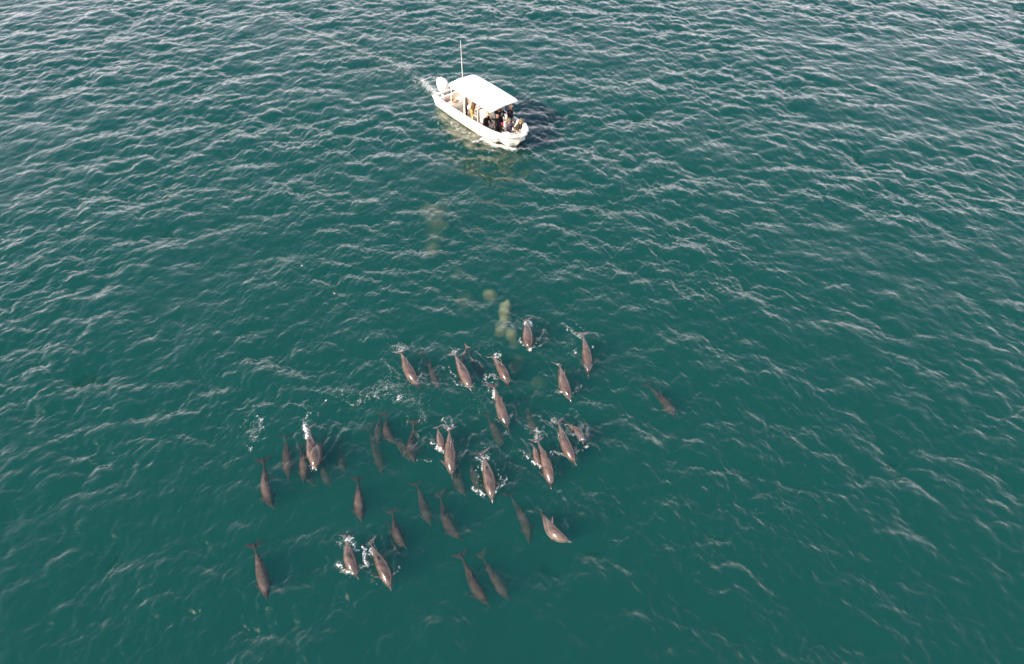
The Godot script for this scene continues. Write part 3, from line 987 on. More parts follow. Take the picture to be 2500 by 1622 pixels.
func build_clouds() -> void:
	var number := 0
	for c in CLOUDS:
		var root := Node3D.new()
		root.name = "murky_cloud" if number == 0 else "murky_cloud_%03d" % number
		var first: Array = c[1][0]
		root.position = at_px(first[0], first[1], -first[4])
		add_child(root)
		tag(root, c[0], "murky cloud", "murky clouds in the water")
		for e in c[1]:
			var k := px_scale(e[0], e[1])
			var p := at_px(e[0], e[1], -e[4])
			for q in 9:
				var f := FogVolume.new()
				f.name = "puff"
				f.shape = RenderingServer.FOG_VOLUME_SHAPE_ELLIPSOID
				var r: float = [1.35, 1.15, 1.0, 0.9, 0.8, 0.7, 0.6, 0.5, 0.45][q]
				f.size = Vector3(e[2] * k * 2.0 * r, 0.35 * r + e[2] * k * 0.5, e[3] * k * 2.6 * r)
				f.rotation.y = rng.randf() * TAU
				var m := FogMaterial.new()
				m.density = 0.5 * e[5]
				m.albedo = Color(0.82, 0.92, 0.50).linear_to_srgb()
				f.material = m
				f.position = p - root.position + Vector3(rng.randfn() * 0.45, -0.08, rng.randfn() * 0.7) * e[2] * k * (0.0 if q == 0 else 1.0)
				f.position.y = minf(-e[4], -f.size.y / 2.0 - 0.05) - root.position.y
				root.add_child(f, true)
		number += 1

# ---------------------------------------------------------------- shapes for the boat

func rounded_box(s: Shape, at: Vector3, size: Vector3, r: float, col: Color, turn := Basis()) -> void:
	var half := size / 2.0 - Vector3.ONE * r
	var pts := []
	var cols := []
	var lats := [-90.0, -65.0, -35.0, -10.0, 10.0, 35.0, 65.0, 90.0]
	for la in lats:
		var row := PackedVector3Array()
		var cr := PackedColorArray()
		for k in 16:
			var lo := TAU * (k + 0.5) / 16.0
			var cy: float = sin(deg_to_rad(la))
			var ch: float = maxf(cos(deg_to_rad(la)), 0.02)
			var d := Vector3(cos(lo) * ch, cy, sin(lo) * ch)
			var p := Vector3(signf(d.x) * half.x, signf(d.y) * half.y, signf(d.z) * half.z) + d * r
			row.append(at + turn * p)
			cr.append(col)
		pts.append(row)
		cols.append(cr)
	var first := s.v.size()
	s.grid(pts, cols, true)
	# normals of a rounded box are those of the ball at its corners
	for q in lats.size():
		for k in 16:
			var lo := TAU * (k + 0.5) / 16.0
			var la: float = deg_to_rad(lats[q])
			s.n[first + q * 16 + k] = turn * Vector3(cos(lo) * cos(la), sin(la), sin(lo) * cos(la)).normalized()
	for q in [0, lats.size() - 1]:
		var up: float = -1.0 if q == 0 else 1.0
		s.v.append(at + turn * Vector3(0, up * size.y / 2.0, 0))
		s.n.append(turn * Vector3(0, up, 0))
		s.c.append(col)
		var mid := s.v.size() - 1
		for k in 16:
			var a: int = first + q * 16 + k
			var b: int = first + q * 16 + (k + 1) % 16
			s.i.append_array(PackedInt32Array([mid, b, a] if q == 0 else [mid, a, b]))

func tube(s: Shape, path: Array, radii: Array, col: Color, sides := 8) -> void:
	var pts := []
	var cols := []
	for k in path.size():
		var p: Vector3 = path[k]
		var f: Vector3 = (path[mini(k + 1, path.size() - 1)] - path[maxi(k - 1, 0)]).normalized()
		var a := f.cross(Vector3.UP if absf(f.y) < 0.9 else Vector3.RIGHT).normalized()
		var b := f.cross(a)
		var r: float = radii[mini(k, radii.size() - 1)]
		var row := PackedVector3Array()
		var cr := PackedColorArray()
		for q in sides:
			row.append(p + (a * cos(TAU * q / sides) + b * sin(TAU * q / sides)) * r)
			cr.append(col)
		if k == 0:
			var first := PackedVector3Array()
			first.resize(sides)
			first.fill(p)
			pts.append(first)
			cols.append(cr)
		pts.append(row)
		cols.append(cr)
		if k == path.size() - 1:
			var last := PackedVector3Array()
			last.resize(sides)
			last.fill(p)
			pts.append(last)
			cols.append(cr)
	s.grid(pts, cols, true)

func part(parent: Node, called: String, s: Shape, m: Material) -> MeshInstance3D:
	var o := MeshInstance3D.new()
	o.name = called
	o.mesh = s.mesh(m)
	parent.add_child(o, true)
	return o

# ---------------------------------------------------------------- the boat

const BF := [-3.55, -2.0, 0.0, 1.5, 2.4, 3.0, 3.4, 3.7, 3.86]
const BBEAM := [0.98, 1.04, 1.07, 1.06, 1.00, 0.88, 0.70, 0.44, 0.10]
const BSHEER := [0.76, 0.76, 0.80, 0.86, 0.92, 0.98, 1.02, 1.05, 1.06]
const BKEEL := [-0.34, -0.36, -0.36, -0.34, -0.26, -0.10, 0.22, 0.62, 0.94]
var boat: Node3D

func hull_row(f: float, inset: float, from: float) -> PackedVector3Array:
	# one cross-section from gunwale to keel to gunwale
	var b: float = maxf(table(f, BF, BBEAM) - inset, 0.03)
	var top: float = table(f, BF, BSHEER)
	var low: float = table(f, BF, BKEEL)
	var bow := smoothstep(0.8, 3.2, f)
	var row := PackedVector3Array()
	var half := []
	for k in 13:
		var u := 1.0 - k / 12.0
		var aft: float = table(u, [0.0, 0.18, 0.36, 0.42, 0.7, 1.0], [0.0, 0.55, 0.84, 0.875, 0.95, 1.0])
		var fore := pow(u, 0.95) * 0.82 + 0.18 * pow(u, 3.0)
		half.append(Vector2(b * lerpf(aft, fore, bow), lerpf(low, top, u)))
	for k in 13:
		row.append(Vector3(half[k].x, maxf(half[k].y, from), -f))
	for k in range(11, -1, -1):
		row.append(Vector3(-half[k].x, maxf(half[k].y, from), -f))
	return row

func same(col: Color, count: int) -> PackedColorArray:
	var c := PackedColorArray()
	c.resize(count)
	c.fill(col)
	return c

func build_boat() -> void:
	boat = Node3D.new()
	boat.name = "tour_boat"
	var fwd := Vector3(0.63, 0, 0.777).normalized()
	boat.transform = Transform3D(Basis(Vector3(-fwd.z, 0, fwd.x), Vector3.UP, -fwd), Vector3(-1.81, 0.03, -38.40))
	boat.rotate_object_local(Vector3.RIGHT, deg_to_rad(0.4))
	add_child(boat)
	tag(boat, "white open tour boat with flat roof, outboard motor and tall whip antenna", "boat")
	var white := vmat(0.32, 0.5)
	var matte := vmat(0.6, 0.4)
	var metal := vmat(0.3, 0.6)
	var w := Color(0.81, 0.76, 0.68)
	var cream := Color(0.72, 0.66, 0.56)
	# hull
	var s := Shape.new()
	var rows := []
	var cols := []
	var f := -3.55
	while f <= 3.86:
		rows.append(hull_row(f, 0.0, -9.0))
		var cr := same(w, 25)
		for k in 25:
			if rows[-1][k].y < 0.10:
				cr[k] = Color(0.70, 0.62, 0.36)     # bottom paint, yellowish
		cols.append(cr)
		f += 0.13
	s.grid(rows, cols, false)
	# transom
	var tr: PackedVector3Array = rows[0]
	var base := s.v.size()
	for p in tr:
		s.v.append(p)
		s.n.append(Vector3(0, 0, 1))
		s.c.append(w)
	s.v.append(Vector3(0, 0.3, 3.55))
	s.n.append(Vector3(0, 0, 1))
	s.c.append(w)
	for k in 24:
		s.i.append_array(PackedInt32Array([base + 25, base + k, base + k + 1]))
	var hull := part(boat, "hull", s, white)
	# spray rail along each side
	for sg in [-1.0, 1.0]:
		s = Shape.new()
		var path := []
		f = -3.5
		while f < 3.5:
			var r := hull_row(f, 0.0, -9.0)
			path.append(Vector3(r[4].x * sg * 1.006, r[4].y, -f))
			f += 0.25
		tube(s, path, [0.022], w, 6)
		part(hull, "rub_rail", s, white)
	# gunwale cap all round
	s = Shape.new()
	var ring := []
	f = -3.55
	while f < 3.84:
		ring.append(Vector3(table(f, BF, BBEAM), table(f, BF, BSHEER), -f))
		f += 0.16
	ring.append(Vector3(0.22, 1.06, -3.88))
	var all := ring.duplicate()
	all.append(Vector3(0, 1.065, -3.92))
	for k in range(ring.size() - 1, -1, -1):
		all.append(Vector3(-ring[k].x, ring[k].y, ring[k].z))
	rows = []
	cols = []
	for k in all.size():
		var p: Vector3 = all[k]
		var t: Vector3 = (all[mini(k + 1, all.size() - 1)] - all[maxi(k - 1, 0)]).normalized()
		var out := t.cross(Vector3.UP).normalized()
		if out.dot(Vector3(p.x, 0, minf(p.z, 0.0))) < 0.0:
			out = -out
		var row := PackedVector3Array()
		for q in [[0.06, -0.06], [0.07, 0.0], [0.05, 0.045], [0.0, 0.06], [-0.12, 0.06], [-0.16, 0.04], [-0.165, -0.03], [-0.13, -0.07], [-0.02, -0.07]]:
			row.append(p + out * q[0] + Vector3.UP * q[1])
		rows.append(row)
		cols.append(same(w, 9))
	s.grid(rows, cols, true)
	rounded_box(s, Vector3(0, 0.76, 3.52), Vector3(1.96, 0.12, 0.14), 0.03, w)
	part(boat, "gunwale", s, white)
	# inner sides and floor
	s = Shape.new()
	rows = []
	cols = []
	f = -3.42
	while f <= 3.66:
		var r := hull_row(f, 0.13, 0.27)
		rows.append(r)
		cols.append(same(cream, 25))
		f += 0.2
	s.grid(rows, cols, false)
	part(boat, "cockpit_liner", s, matte)
	# foredeck locker, benches
	s = Shape.new()
	rounded_box(s, Vector3(0, 0.42, -2.95), Vector3(1.25, 0.30, 0.75), 0.05, cream)
	part(boat, "bow_locker", s, matte)
	for sg in [-1.0, 1.0]:
		s = Shape.new()
		rounded_box(s, Vector3(sg * 0.74, 0.46, -1.55), Vector3(0.34, 0.36, 1.9), 0.04, w)
		part(boat, "side_bench", s, matte)
	s = Shape.new()
	rounded_box(s, Vector3(0, 0.48, 2.15), Vector3(1.7, 0.40, 0.5), 0.05, w)
	rounded_box(s, Vector3(0, 0.71, 2.15), Vector3(1.66, 0.07, 0.48), 0.03, cream)
	part(boat, "stern_bench", s, matte)
	s = Shape.new()
	rounded_box(s, Vector3(0, 0.60, 3.05), Vector3(1.72, 0.40, 0.10), 0.03, w)
	part(boat, "motor_well_panel", s, white)
	# helm console
	var con := Shape.new()
	rounded_box(con, Vector3(0, 0.78, -0.72), Vector3(0.86, 1.02, 0.62), 0.06, w)
	rounded_box(con, Vector3(0, 1.25, -0.62), Vector3(0.80, 0.20, 0.42), 0.05, w, Basis(Vector3.RIGHT, 0.35))
	var console := part(boat, "console", con, white)
	s = Shape.new()
	var wheel := []
	for k in 17:
		wheel.append(Vector3(0.17 * cos(TAU * k / 16.0), 1.14 + 0.16 * sin(TAU * k / 16.0), -0.33 + 0.05 * sin(TAU * k / 16.0)))
	tube(s, wheel, [0.013], Color(0.03, 0.03, 0.03), 6)
	for k in 3:
		tube(s, [wheel[k * 5], Vector3(0, 1.14, -0.38)], [0.008], Color(0.4, 0.4, 0.4), 5)
	tube(s, [Vector3(0, 1.14, -0.36), Vector3(0, 1.12, -0.46)], [0.02], Color(0.3, 0.3, 0.3), 6)
	part(console, "steering_wheel", s, metal)
	s = Shape.new()
	for sg in [-1.0, 1.0]:
		tube(s, [Vector3(sg * 0.40, 1.28, -0.82), Vector3(sg * 0.36, 1.66, -0.98)], [0.014], w, 6)
	tube(s, [Vector3(-0.36, 1.66, -0.98), Vector3(0.36, 1.66, -0.98)], [0.014], w, 6)
	part(console, "windscreen_frame", s, metal)
	s = Shape.new()
	var g := [PackedVector3Array([Vector3(-0.39, 1.30, -0.83), Vector3(0.39, 1.30, -0.83)]), PackedVector3Array([Vector3(-0.355, 1.65, -0.975), Vector3(0.355, 1.65, -0.975)])]
	s.grid(g, [same(Color.WHITE, 2), same(Color.WHITE, 2)], false)
	var glass := StandardMaterial3D.new()
	glass.transparency = BaseMaterial3D.TRANSPARENCY_ALPHA
	glass.albedo_color = Color(0.8, 0.85, 0.85, 0.08)
	glass.roughness = 0.03
	part(console, "windscreen", s, glass)
	# helm seat
	s = Shape.new()
	rounded_box(s, Vector3(0, 0.60, 0.35), Vector3(0.80, 0.64, 0.36), 0.05, w)
	rounded_box(s, Vector3(0, 0.96, 0.35), Vector3(0.84, 0.10, 0.42), 0.04, cream)
	rounded_box(s, Vector3(0, 1.20, 0.53), Vector3(0.80, 0.34, 0.07), 0.03, cream)
	part(boat, "helm_seat", s, matte)
	# roof: cambered slab with a turned-down lip
	s = Shape.new()
	rows = []
	cols = []
	var outline := PackedVector2Array()
	for k in 64:
		var a := TAU * k / 64.0
		var e := 0.16
		outline.append(Vector2(signf(cos(a)) * pow(absf(cos(a)), e) * 1.02, signf(sin(a)) * pow(absf(sin(a)), e) * 2.10))
	for q in [[0.0, 0.0], [0.3, 0.0], [0.6, 0.0], [0.85, 0.0], [0.96, 0.0], [0.995, -0.012], [1.0, -0.035], [1.0, -0.075], [0.985, -0.09], [0.965, -0.075], [0.95, -0.05], [0.6, -0.05], [0.3, -0.05], [0.0, -0.05]]:
		var row := PackedVector3Array()
		for p in outline:
			var x: float = p.x * q[0]
			var z: float = p.y * q[0]
			row.append(Vector3(x, 2.16 + 0.09 * (1.0 - x * x) + 0.03 * (1.0 - z * z / 4.0) + q[1], z - 0.20))
		rows.append(row)
		cols.append(same(w, 64))
	rows.reverse()
	var first := s.v.size()
	s.grid(rows, cols, true)
	for k in 64:
		s.n[first + k] = Vector3.DOWN
		s.n[first + 13 * 64 + k] = Vector3.UP
	var roof := part(boat, "roof", s, white)
	for z in [-1.55, -0.5, 0.6, 1.55]:
		s = Shape.new()
		tube(s, [Vector3(-0.94, 2.06, z), Vector3(-0.5, 2.14, z), Vector3(0.5, 2.14, z), Vector3(0.94, 2.06, z)], [0.02], w, 6)
		part(roof, "roof_beam", s, metal)
	# posts
	for sg in [-1.0, 1.0]:
		for pz in [[1.62, 0.028], [0.32, 0.055], [-0.95, 0.026]]:
			s = Shape.new()
			tube(s, [Vector3(sg * 0.97, 0.80, pz[0]), Vector3(sg * 0.95, 1.5, pz[0]), Vector3(sg * 0.90, 2.12, pz[0] - 0.03)], [pz[1]], w, 8)
			part(boat, "roof_post", s, white)
		s = Shape.new()
		tube(s, [Vector3(sg * 0.96, 1.22, -0.95), Vector3(sg * 0.96, 1.22, -0.55), Vector3(sg * 0.95, 1.05, -0.45), Vector3(sg * 0.97, 0.84, -0.45)], [0.018], w, 6)
		part(boat, "grab_rail", s, metal)
	# bow rail
	s = Shape.new()
	var rail := []
	for k in 13:
		var a := PI * (k / 12.0)
		rail.append(Vector3(0.80 * cos(a), 1.16 + 0.05 * sin(a), -3.02 - 0.66 * sin(a)))
	tube(s, rail, [0.014], w, 6)
	for k in [0, 4, 8, 12]:
		tube(s, [rail[k], Vector3(rail[k].x, 0.98, rail[k].z)], [0.012], w, 6)
	part(boat, "bow_rail", s, metal)
	# cleats
	for p in [Vector3(0.86, 0.90, 2.6), Vector3(-0.86, 0.90, 2.6), Vector3(0.0, 1.13, -3.72)]:
		s = Shape.new()
		tube(s, [p + Vector3(0, 0, -0.09), p + Vector3(0, 0.02, -0.04), p + Vector3(0, 0.02, 0.04), p + Vector3(0, 0, 0.09)], [0.012], Color(0.45, 0.45, 0.45), 6)
		tube(s, [p, p + Vector3(0, -0.08, 0)], [0.015], Color(0.45, 0.45, 0.45), 6)
		part(boat, "cleat", s, metal)
	# antenna
	s = Shape.new()
	tube(s, [Vector3(0.0, 2.16, 1.72), Vector3(0.0, 2.30, 1.72)], [0.045, 0.035], w, 8)
	tube(s, [Vector3(0.0, 2.28, 1.72), Vector3(0.0, 3.2, 1.72), Vector3(0.0, 4.52, 1.72)], [0.018, 0.015, 0.011], w, 8)
	part(boat, "antenna", s, white)
	# outboard motor
	s = Shape.new()
	rows = []
	cols = []
	var prof := [[0.62, 0.26, 0.22, 0.0], [0.66, 0.34, 0.30, 0.02], [0.90, 0.40, 0.34, 0.04], [1.10, 0.41, 0.35, 0.06], [1.26, 0.38, 0.32, 0.08], [1.36, 0.30, 0.25, 0.09], [1.40, 0.12, 0.12, 0.10]]
	for q in prof:
		var row := PackedVector3Array()
		for k in 20:
			var a := TAU * k / 20.0
			row.append(Vector3(signf(cos(a)) * pow(absf(cos(a)), 0.6) * q[2] * 0.8, q[0] + 0.05 * sin(a) * 0.4, 3.86 + q[3] + signf(sin(a)) * pow(absf(sin(a)), 0.6) * q[1]))
		rows.append(row)
		cols.append(same(w, 20))
	for e in [0, prof.size()]:
		var q: Array = prof[0] if e == 0 else prof[-1]
		var row := PackedVector3Array()
		row.resize(20)
		row.fill(Vector3(0, q[0] + (0.0 if e == 0 else 0.015), 3.86 + q[3]))
		if e == 0:
			rows.push_front(row)
		else:
			rows.append(row)
		cols.append(same(w, 20))
	rows.reverse()
	s.grid(rows, cols, true)
	var motor := part(boat, "outboard_motor", s, white)
	s = Shape.new()
	rounded_box(s, Vector3(0, 0.20, 3.88), Vector3(0.20, 0.95, 0.30), 0.06, w)
	rounded_box(s, Vector3(0, 0.62, 3.66), Vector3(0.34, 0.40, 0.22), 0.04, Color(0.45, 0.45, 0.44))
	part(motor, "motor_leg", s, white)
	s = Shape.new()
	tube(s, [Vector3(0, -0.42, 3.72), Vector3(0, -0.42, 4.20), Vector3(0, -0.42, 4.30)], [0.05, 0.06, 0.03], w, 8)
	rounded_box(s, Vector3(0, -0.30, 4.02), Vector3(0.06, 0.30, 0.30), 0.02, w)
	for k in 3:
		var a := TAU * k / 3.0
		rounded_box(s, Vector3(0.10 * cos(a), -0.42 + 0.10 * sin(a), 4.26), Vector3(0.16, 0.09, 0.02), 0.008, Color(0.2, 0.2, 0.2), Basis(Vector3.BACK, a) * Basis(Vector3.RIGHT, 0.5))
	part(motor, "propeller", s, metal)
	# loose gear in the stern
	var gear := Node3D.new()
	gear.name = "fuel_tank"
	s = Shape.new()
	rounded_box(s, Vector3(0, 0.15, 0), Vector3(0.46, 0.28, 0.32), 0.06, Color(0.45, 0.05, 0.04))
	part(gear, "tank_body", s, matte)
	s = Shape.new()
	tube(s, [Vector3(-0.1, 0.28, 0), Vector3(-0.08, 0.36, 0), Vector3(0.08, 0.36, 0), Vector3(0.1, 0.28, 0)], [0.016], Color(0.03, 0.03, 0.03), 6)
	part(gear, "handle", s, matte)
	add_child(gear)
	gear.transform = boat.transform * Transform3D(Basis(), Vector3(0.40, 0.275, 2.66))
	tag(gear, "red fuel tank on the boat floor in front of the outboard motor", "fuel tank")
	s = Shape.new()
	var coil := []
	for k in 90:
		var a := TAU * k / 18.0
		coil.append(Vector3((0.20 - 0.015 * sin(a * 0.31)) * cos(a), 0.02 + 0.010 * k / 9.0, (0.20 - 0.02 * cos(a * 0.23)) * sin(a)))
	tube(s, coil, [0.016], Color(0.42, 0.27, 0.16), 5)
	var rope := MeshInstance3D.new()
	rope.name = "coiled_rope"
	rope.mesh = s.mesh(matte)
	add_child(rope)
	rope.transform = boat.transform * Transform3D(Basis(), Vector3(0.45, 0.75, 2.15))
	tag(rope, "coil of tan rope on the stern bench of the boat", "rope")
	s = Shape.new()
	rounded_box(s, Vector3(0, 0.19, 0), Vector3(0.62, 0.34, 0.36), 0.04, Color(0.75, 0.74, 0.72))
	var box := Node3D.new()
	box.name = "cool_box"
	part(box, "box_body", s, matte)
	s = Shape.new()
	rounded_box(s, Vector3(0, 0.39, 0), Vector3(0.66, 0.08, 0.40), 0.03, Color(0.8, 0.8, 0.78))
	part(box, "lid", s, matte)
	add_child(box)
	box.transform = boat.transform * Transform3D(Basis(), Vector3(0.05, 0.28, 1.15))
	s = Shape.new()
	rounded_box(s, Vector3(0, 0.13, 0), Vector3(0.42, 0.26, 0.30), 0.10, Color(0.72, 0.70, 0.68))
	rounded_box(s, Vector3(0.12, 0.26, 0.02), Vector3(0.20, 0.10, 0.16), 0.045, Color(0.66, 0.64, 0.62))
	var bag := MeshInstance3D.new()
	bag.name = "white_bag"
	bag.mesh = s.mesh(matte)
	add_child(bag)
	bag.transform = boat.transform * Transform3D(Basis(Vector3.UP, 0.5), Vector3(0.30, 0.565, -2.80))
	tag(bag, "crumpled white bag on the bow locker in front of the pointing person", "bag")
	tag(box, "white cool box on the boat floor behind the helm seat", "cool box")

# ---------------------------------------------------------------- people

# bones: [from, to, radius from, radius to, colour]
func flesh(s: Shape, bones: Array, cell: float, blend: float) -> void:
	# the smooth union of tapered capsules, meshed as surface nets
	var lo := Vector3.ONE * 1e9
	var hi := -lo
	for b in bones:
		var r: float = maxf(b[2], b[3]) + cell * 2.5
		lo = lo.min(b[0] - Vector3.ONE * r).min(b[1] - Vector3.ONE * r)
		hi = hi.max(b[0] + Vector3.ONE * r).max(b[1] + Vector3.ONE * r)
	var nx := int((hi.x - lo.x) / cell) + 2
	var ny := int((hi.y - lo.y) / cell) + 2
	var nz := int((hi.z - lo.z) / cell) + 2
	var val := PackedFloat32Array()
	val.resize(nx * ny * nz)
	val.fill(1.0)
	var raw := PackedFloat32Array()
	raw.resize(nx * ny * nz)
	raw.fill(1.0)
	var who := PackedInt32Array()
	who.resize(nx * ny * nz)
	for n in bones.size():
		var b: Array = bones[n]
		var a: Vector3 = b[0]
		var e: Vector3 = b[1]
		var ra: float = b[2]
		var rb: float = b[3]
		var ab := e - a
		var len2 := maxf(ab.length_squared(), 1e-9)
		var grow := Vector3.ONE * (maxf(ra, rb) + blend + cell * 2.0)
		var p0 := ((a.min(e) - grow - lo) / cell).floor().max(Vector3.ZERO)
		var p1 := ((a.max(e) + grow - lo) / cell).ceil()
		for z in range(int(p0.z), mini(int(p1.z), nz - 1) + 1):
			for y in range(int(p0.y), mini(int(p1.y), ny - 1) + 1):
				for x in range(int(p0.x), mini(int(p1.x), nx - 1) + 1):
					var p := lo + Vector3(x, y, z) * cell
					var t := clampf((p - a).dot(ab) / len2, 0.0, 1.0)
					var d := p.distance_to(a + ab * t) - lerpf(ra, rb, t)
					var k := (z * ny + y) * nx + x
					var o := val[k]
					var h := maxf(blend - absf(o - d), 0.0) / blend
					val[k] = minf(o, d) - h * h * blend * 0.25
					if d < raw[k]:
						raw[k] = d
						who[k] = n
	var id := {}
	var first := s.v.size()
	var offs := [0, 1, nx, nx + 1, nx * ny, nx * ny + 1, nx * ny + nx, nx * ny + nx + 1]
	for z in nz - 1:
		for y in ny - 1:
			for x in nx - 1:
				var k := (z * ny + y) * nx + x
				var inside := 0
				for q in 8:
					if val[k + offs[q]] < 0.0:
						inside += 1
				if inside == 0 or inside == 8:
					continue
				var sum := Vector3.ZERO
				var cnt := 0
				for q in 8:
					for ax in 3:
						var bit := 1 << ax
						if q & bit:
							continue
						var va := val[k + offs[q]]
						var vb := val[k + offs[q | bit]]
						if (va < 0.0) != (vb < 0.0):
							var f := va / (va - vb)
							var c := Vector3(q & 1, (q >> 1) & 1, (q >> 2) & 1)
							c[ax] += f
							sum += c
							cnt += 1
				id[k] = s.v.size()
				s.v.append(lo + (Vector3(x, y, z) + sum / cnt) * cell)
				var gr := Vector3(val[k + 1] - val[k] + val[k + offs[7]] - val[k + offs[6]], val[k + nx] - val[k] + val[k + offs[7]] - val[k + offs[5]], val[k + nx * ny] - val[k] + val[k + offs[7]] - val[k + offs[3]])
				s.n.append(gr.normalized())
				var best := 0
				for q in 8:
					if raw[k + offs[q]] < raw[k + offs[best]]:
						best = q
				s.c.append(bones[who[k + offs[best]]][4])
	var strides := [1, nx, nx * ny]
	for k in id:
		for ax in 3:
			var st: int = strides[ax]
			var u: int = strides[(ax + 1) % 3]
			var w: int = strides[(ax + 2) % 3]
			if (val[k] < 0.0) == (val[k + st] < 0.0):
				continue
			if not (id.has(k - u) and id.has(k - w) and id.has(k - u - w)):
				continue
			var a: int = id[k]
			var b: int = id[k - u]
			var c: int = id[k - u - w]
			var d: int = id[k - w]
			if val[k] < 0.0:
				s.i.append_array(PackedInt32Array([a, c, b, a, d, c]))
			else:
				s.i.append_array(PackedInt32Array([a, b, c, a, c, d]))

func elbow(a: Vector3, b: Vector3, l1: float, l2: float, pole: Vector3) -> Vector3:
	var ab := b - a
	var d := clampf(ab.length(), 0.05, l1 + l2 - 0.004)
	var u := ab.normalized()
	var x := (l1 * l1 - l2 * l2 + d * d) / (2.0 * d)
	var h := sqrt(maxf(l1 * l1 - x * x, 0.0))
	var side := (pole - u * pole.dot(u)).normalized()
	return a + u * x + side * h

func hand_bones(wrist: Vector3, dir: Vector3, palm_down: Vector3, curl: float, sg: float, skin: Color) -> Array:
	var side := dir.cross(palm_down).normalized() * sg
	var out := []
	var palm := wrist + dir * 0.085
	for k in 4:
		var w := (k - 1.5) * 0.019
		var knuckle := palm + side * w
		out.append([wrist + side * w * 0.6, knuckle, 0.014, 0.012, skin])
		var long: float = [0.066, 0.076, 0.070, 0.054][k]
		var d1 := (dir + palm_down * curl * 0.7).normalized()
		var d2 := (dir + palm_down * curl * 2.4).normalized()
		var m := knuckle + d1 * long * 0.55
		out.append([knuckle, m, 0.0095, 0.009, skin])
		out.append([m, m + d2 * long * 0.5, 0.009, 0.0075, skin])
	var tb := wrist + dir * 0.03 - side * 0.03
	var tm := tb + (dir * 0.6 - side * 0.7 + palm_down * 0.3).normalized() * 0.04
	out.append([wrist + dir * 0.015, tb, 0.015, 0.013, skin])
	out.append([tb, tm, 0.012, 0.010, skin])
	out.append([tm, tm + (dir - side * 0.25 + palm_down * curl * 0.6).normalized() * 0.032, 0.010, 0.008, skin])
	return out

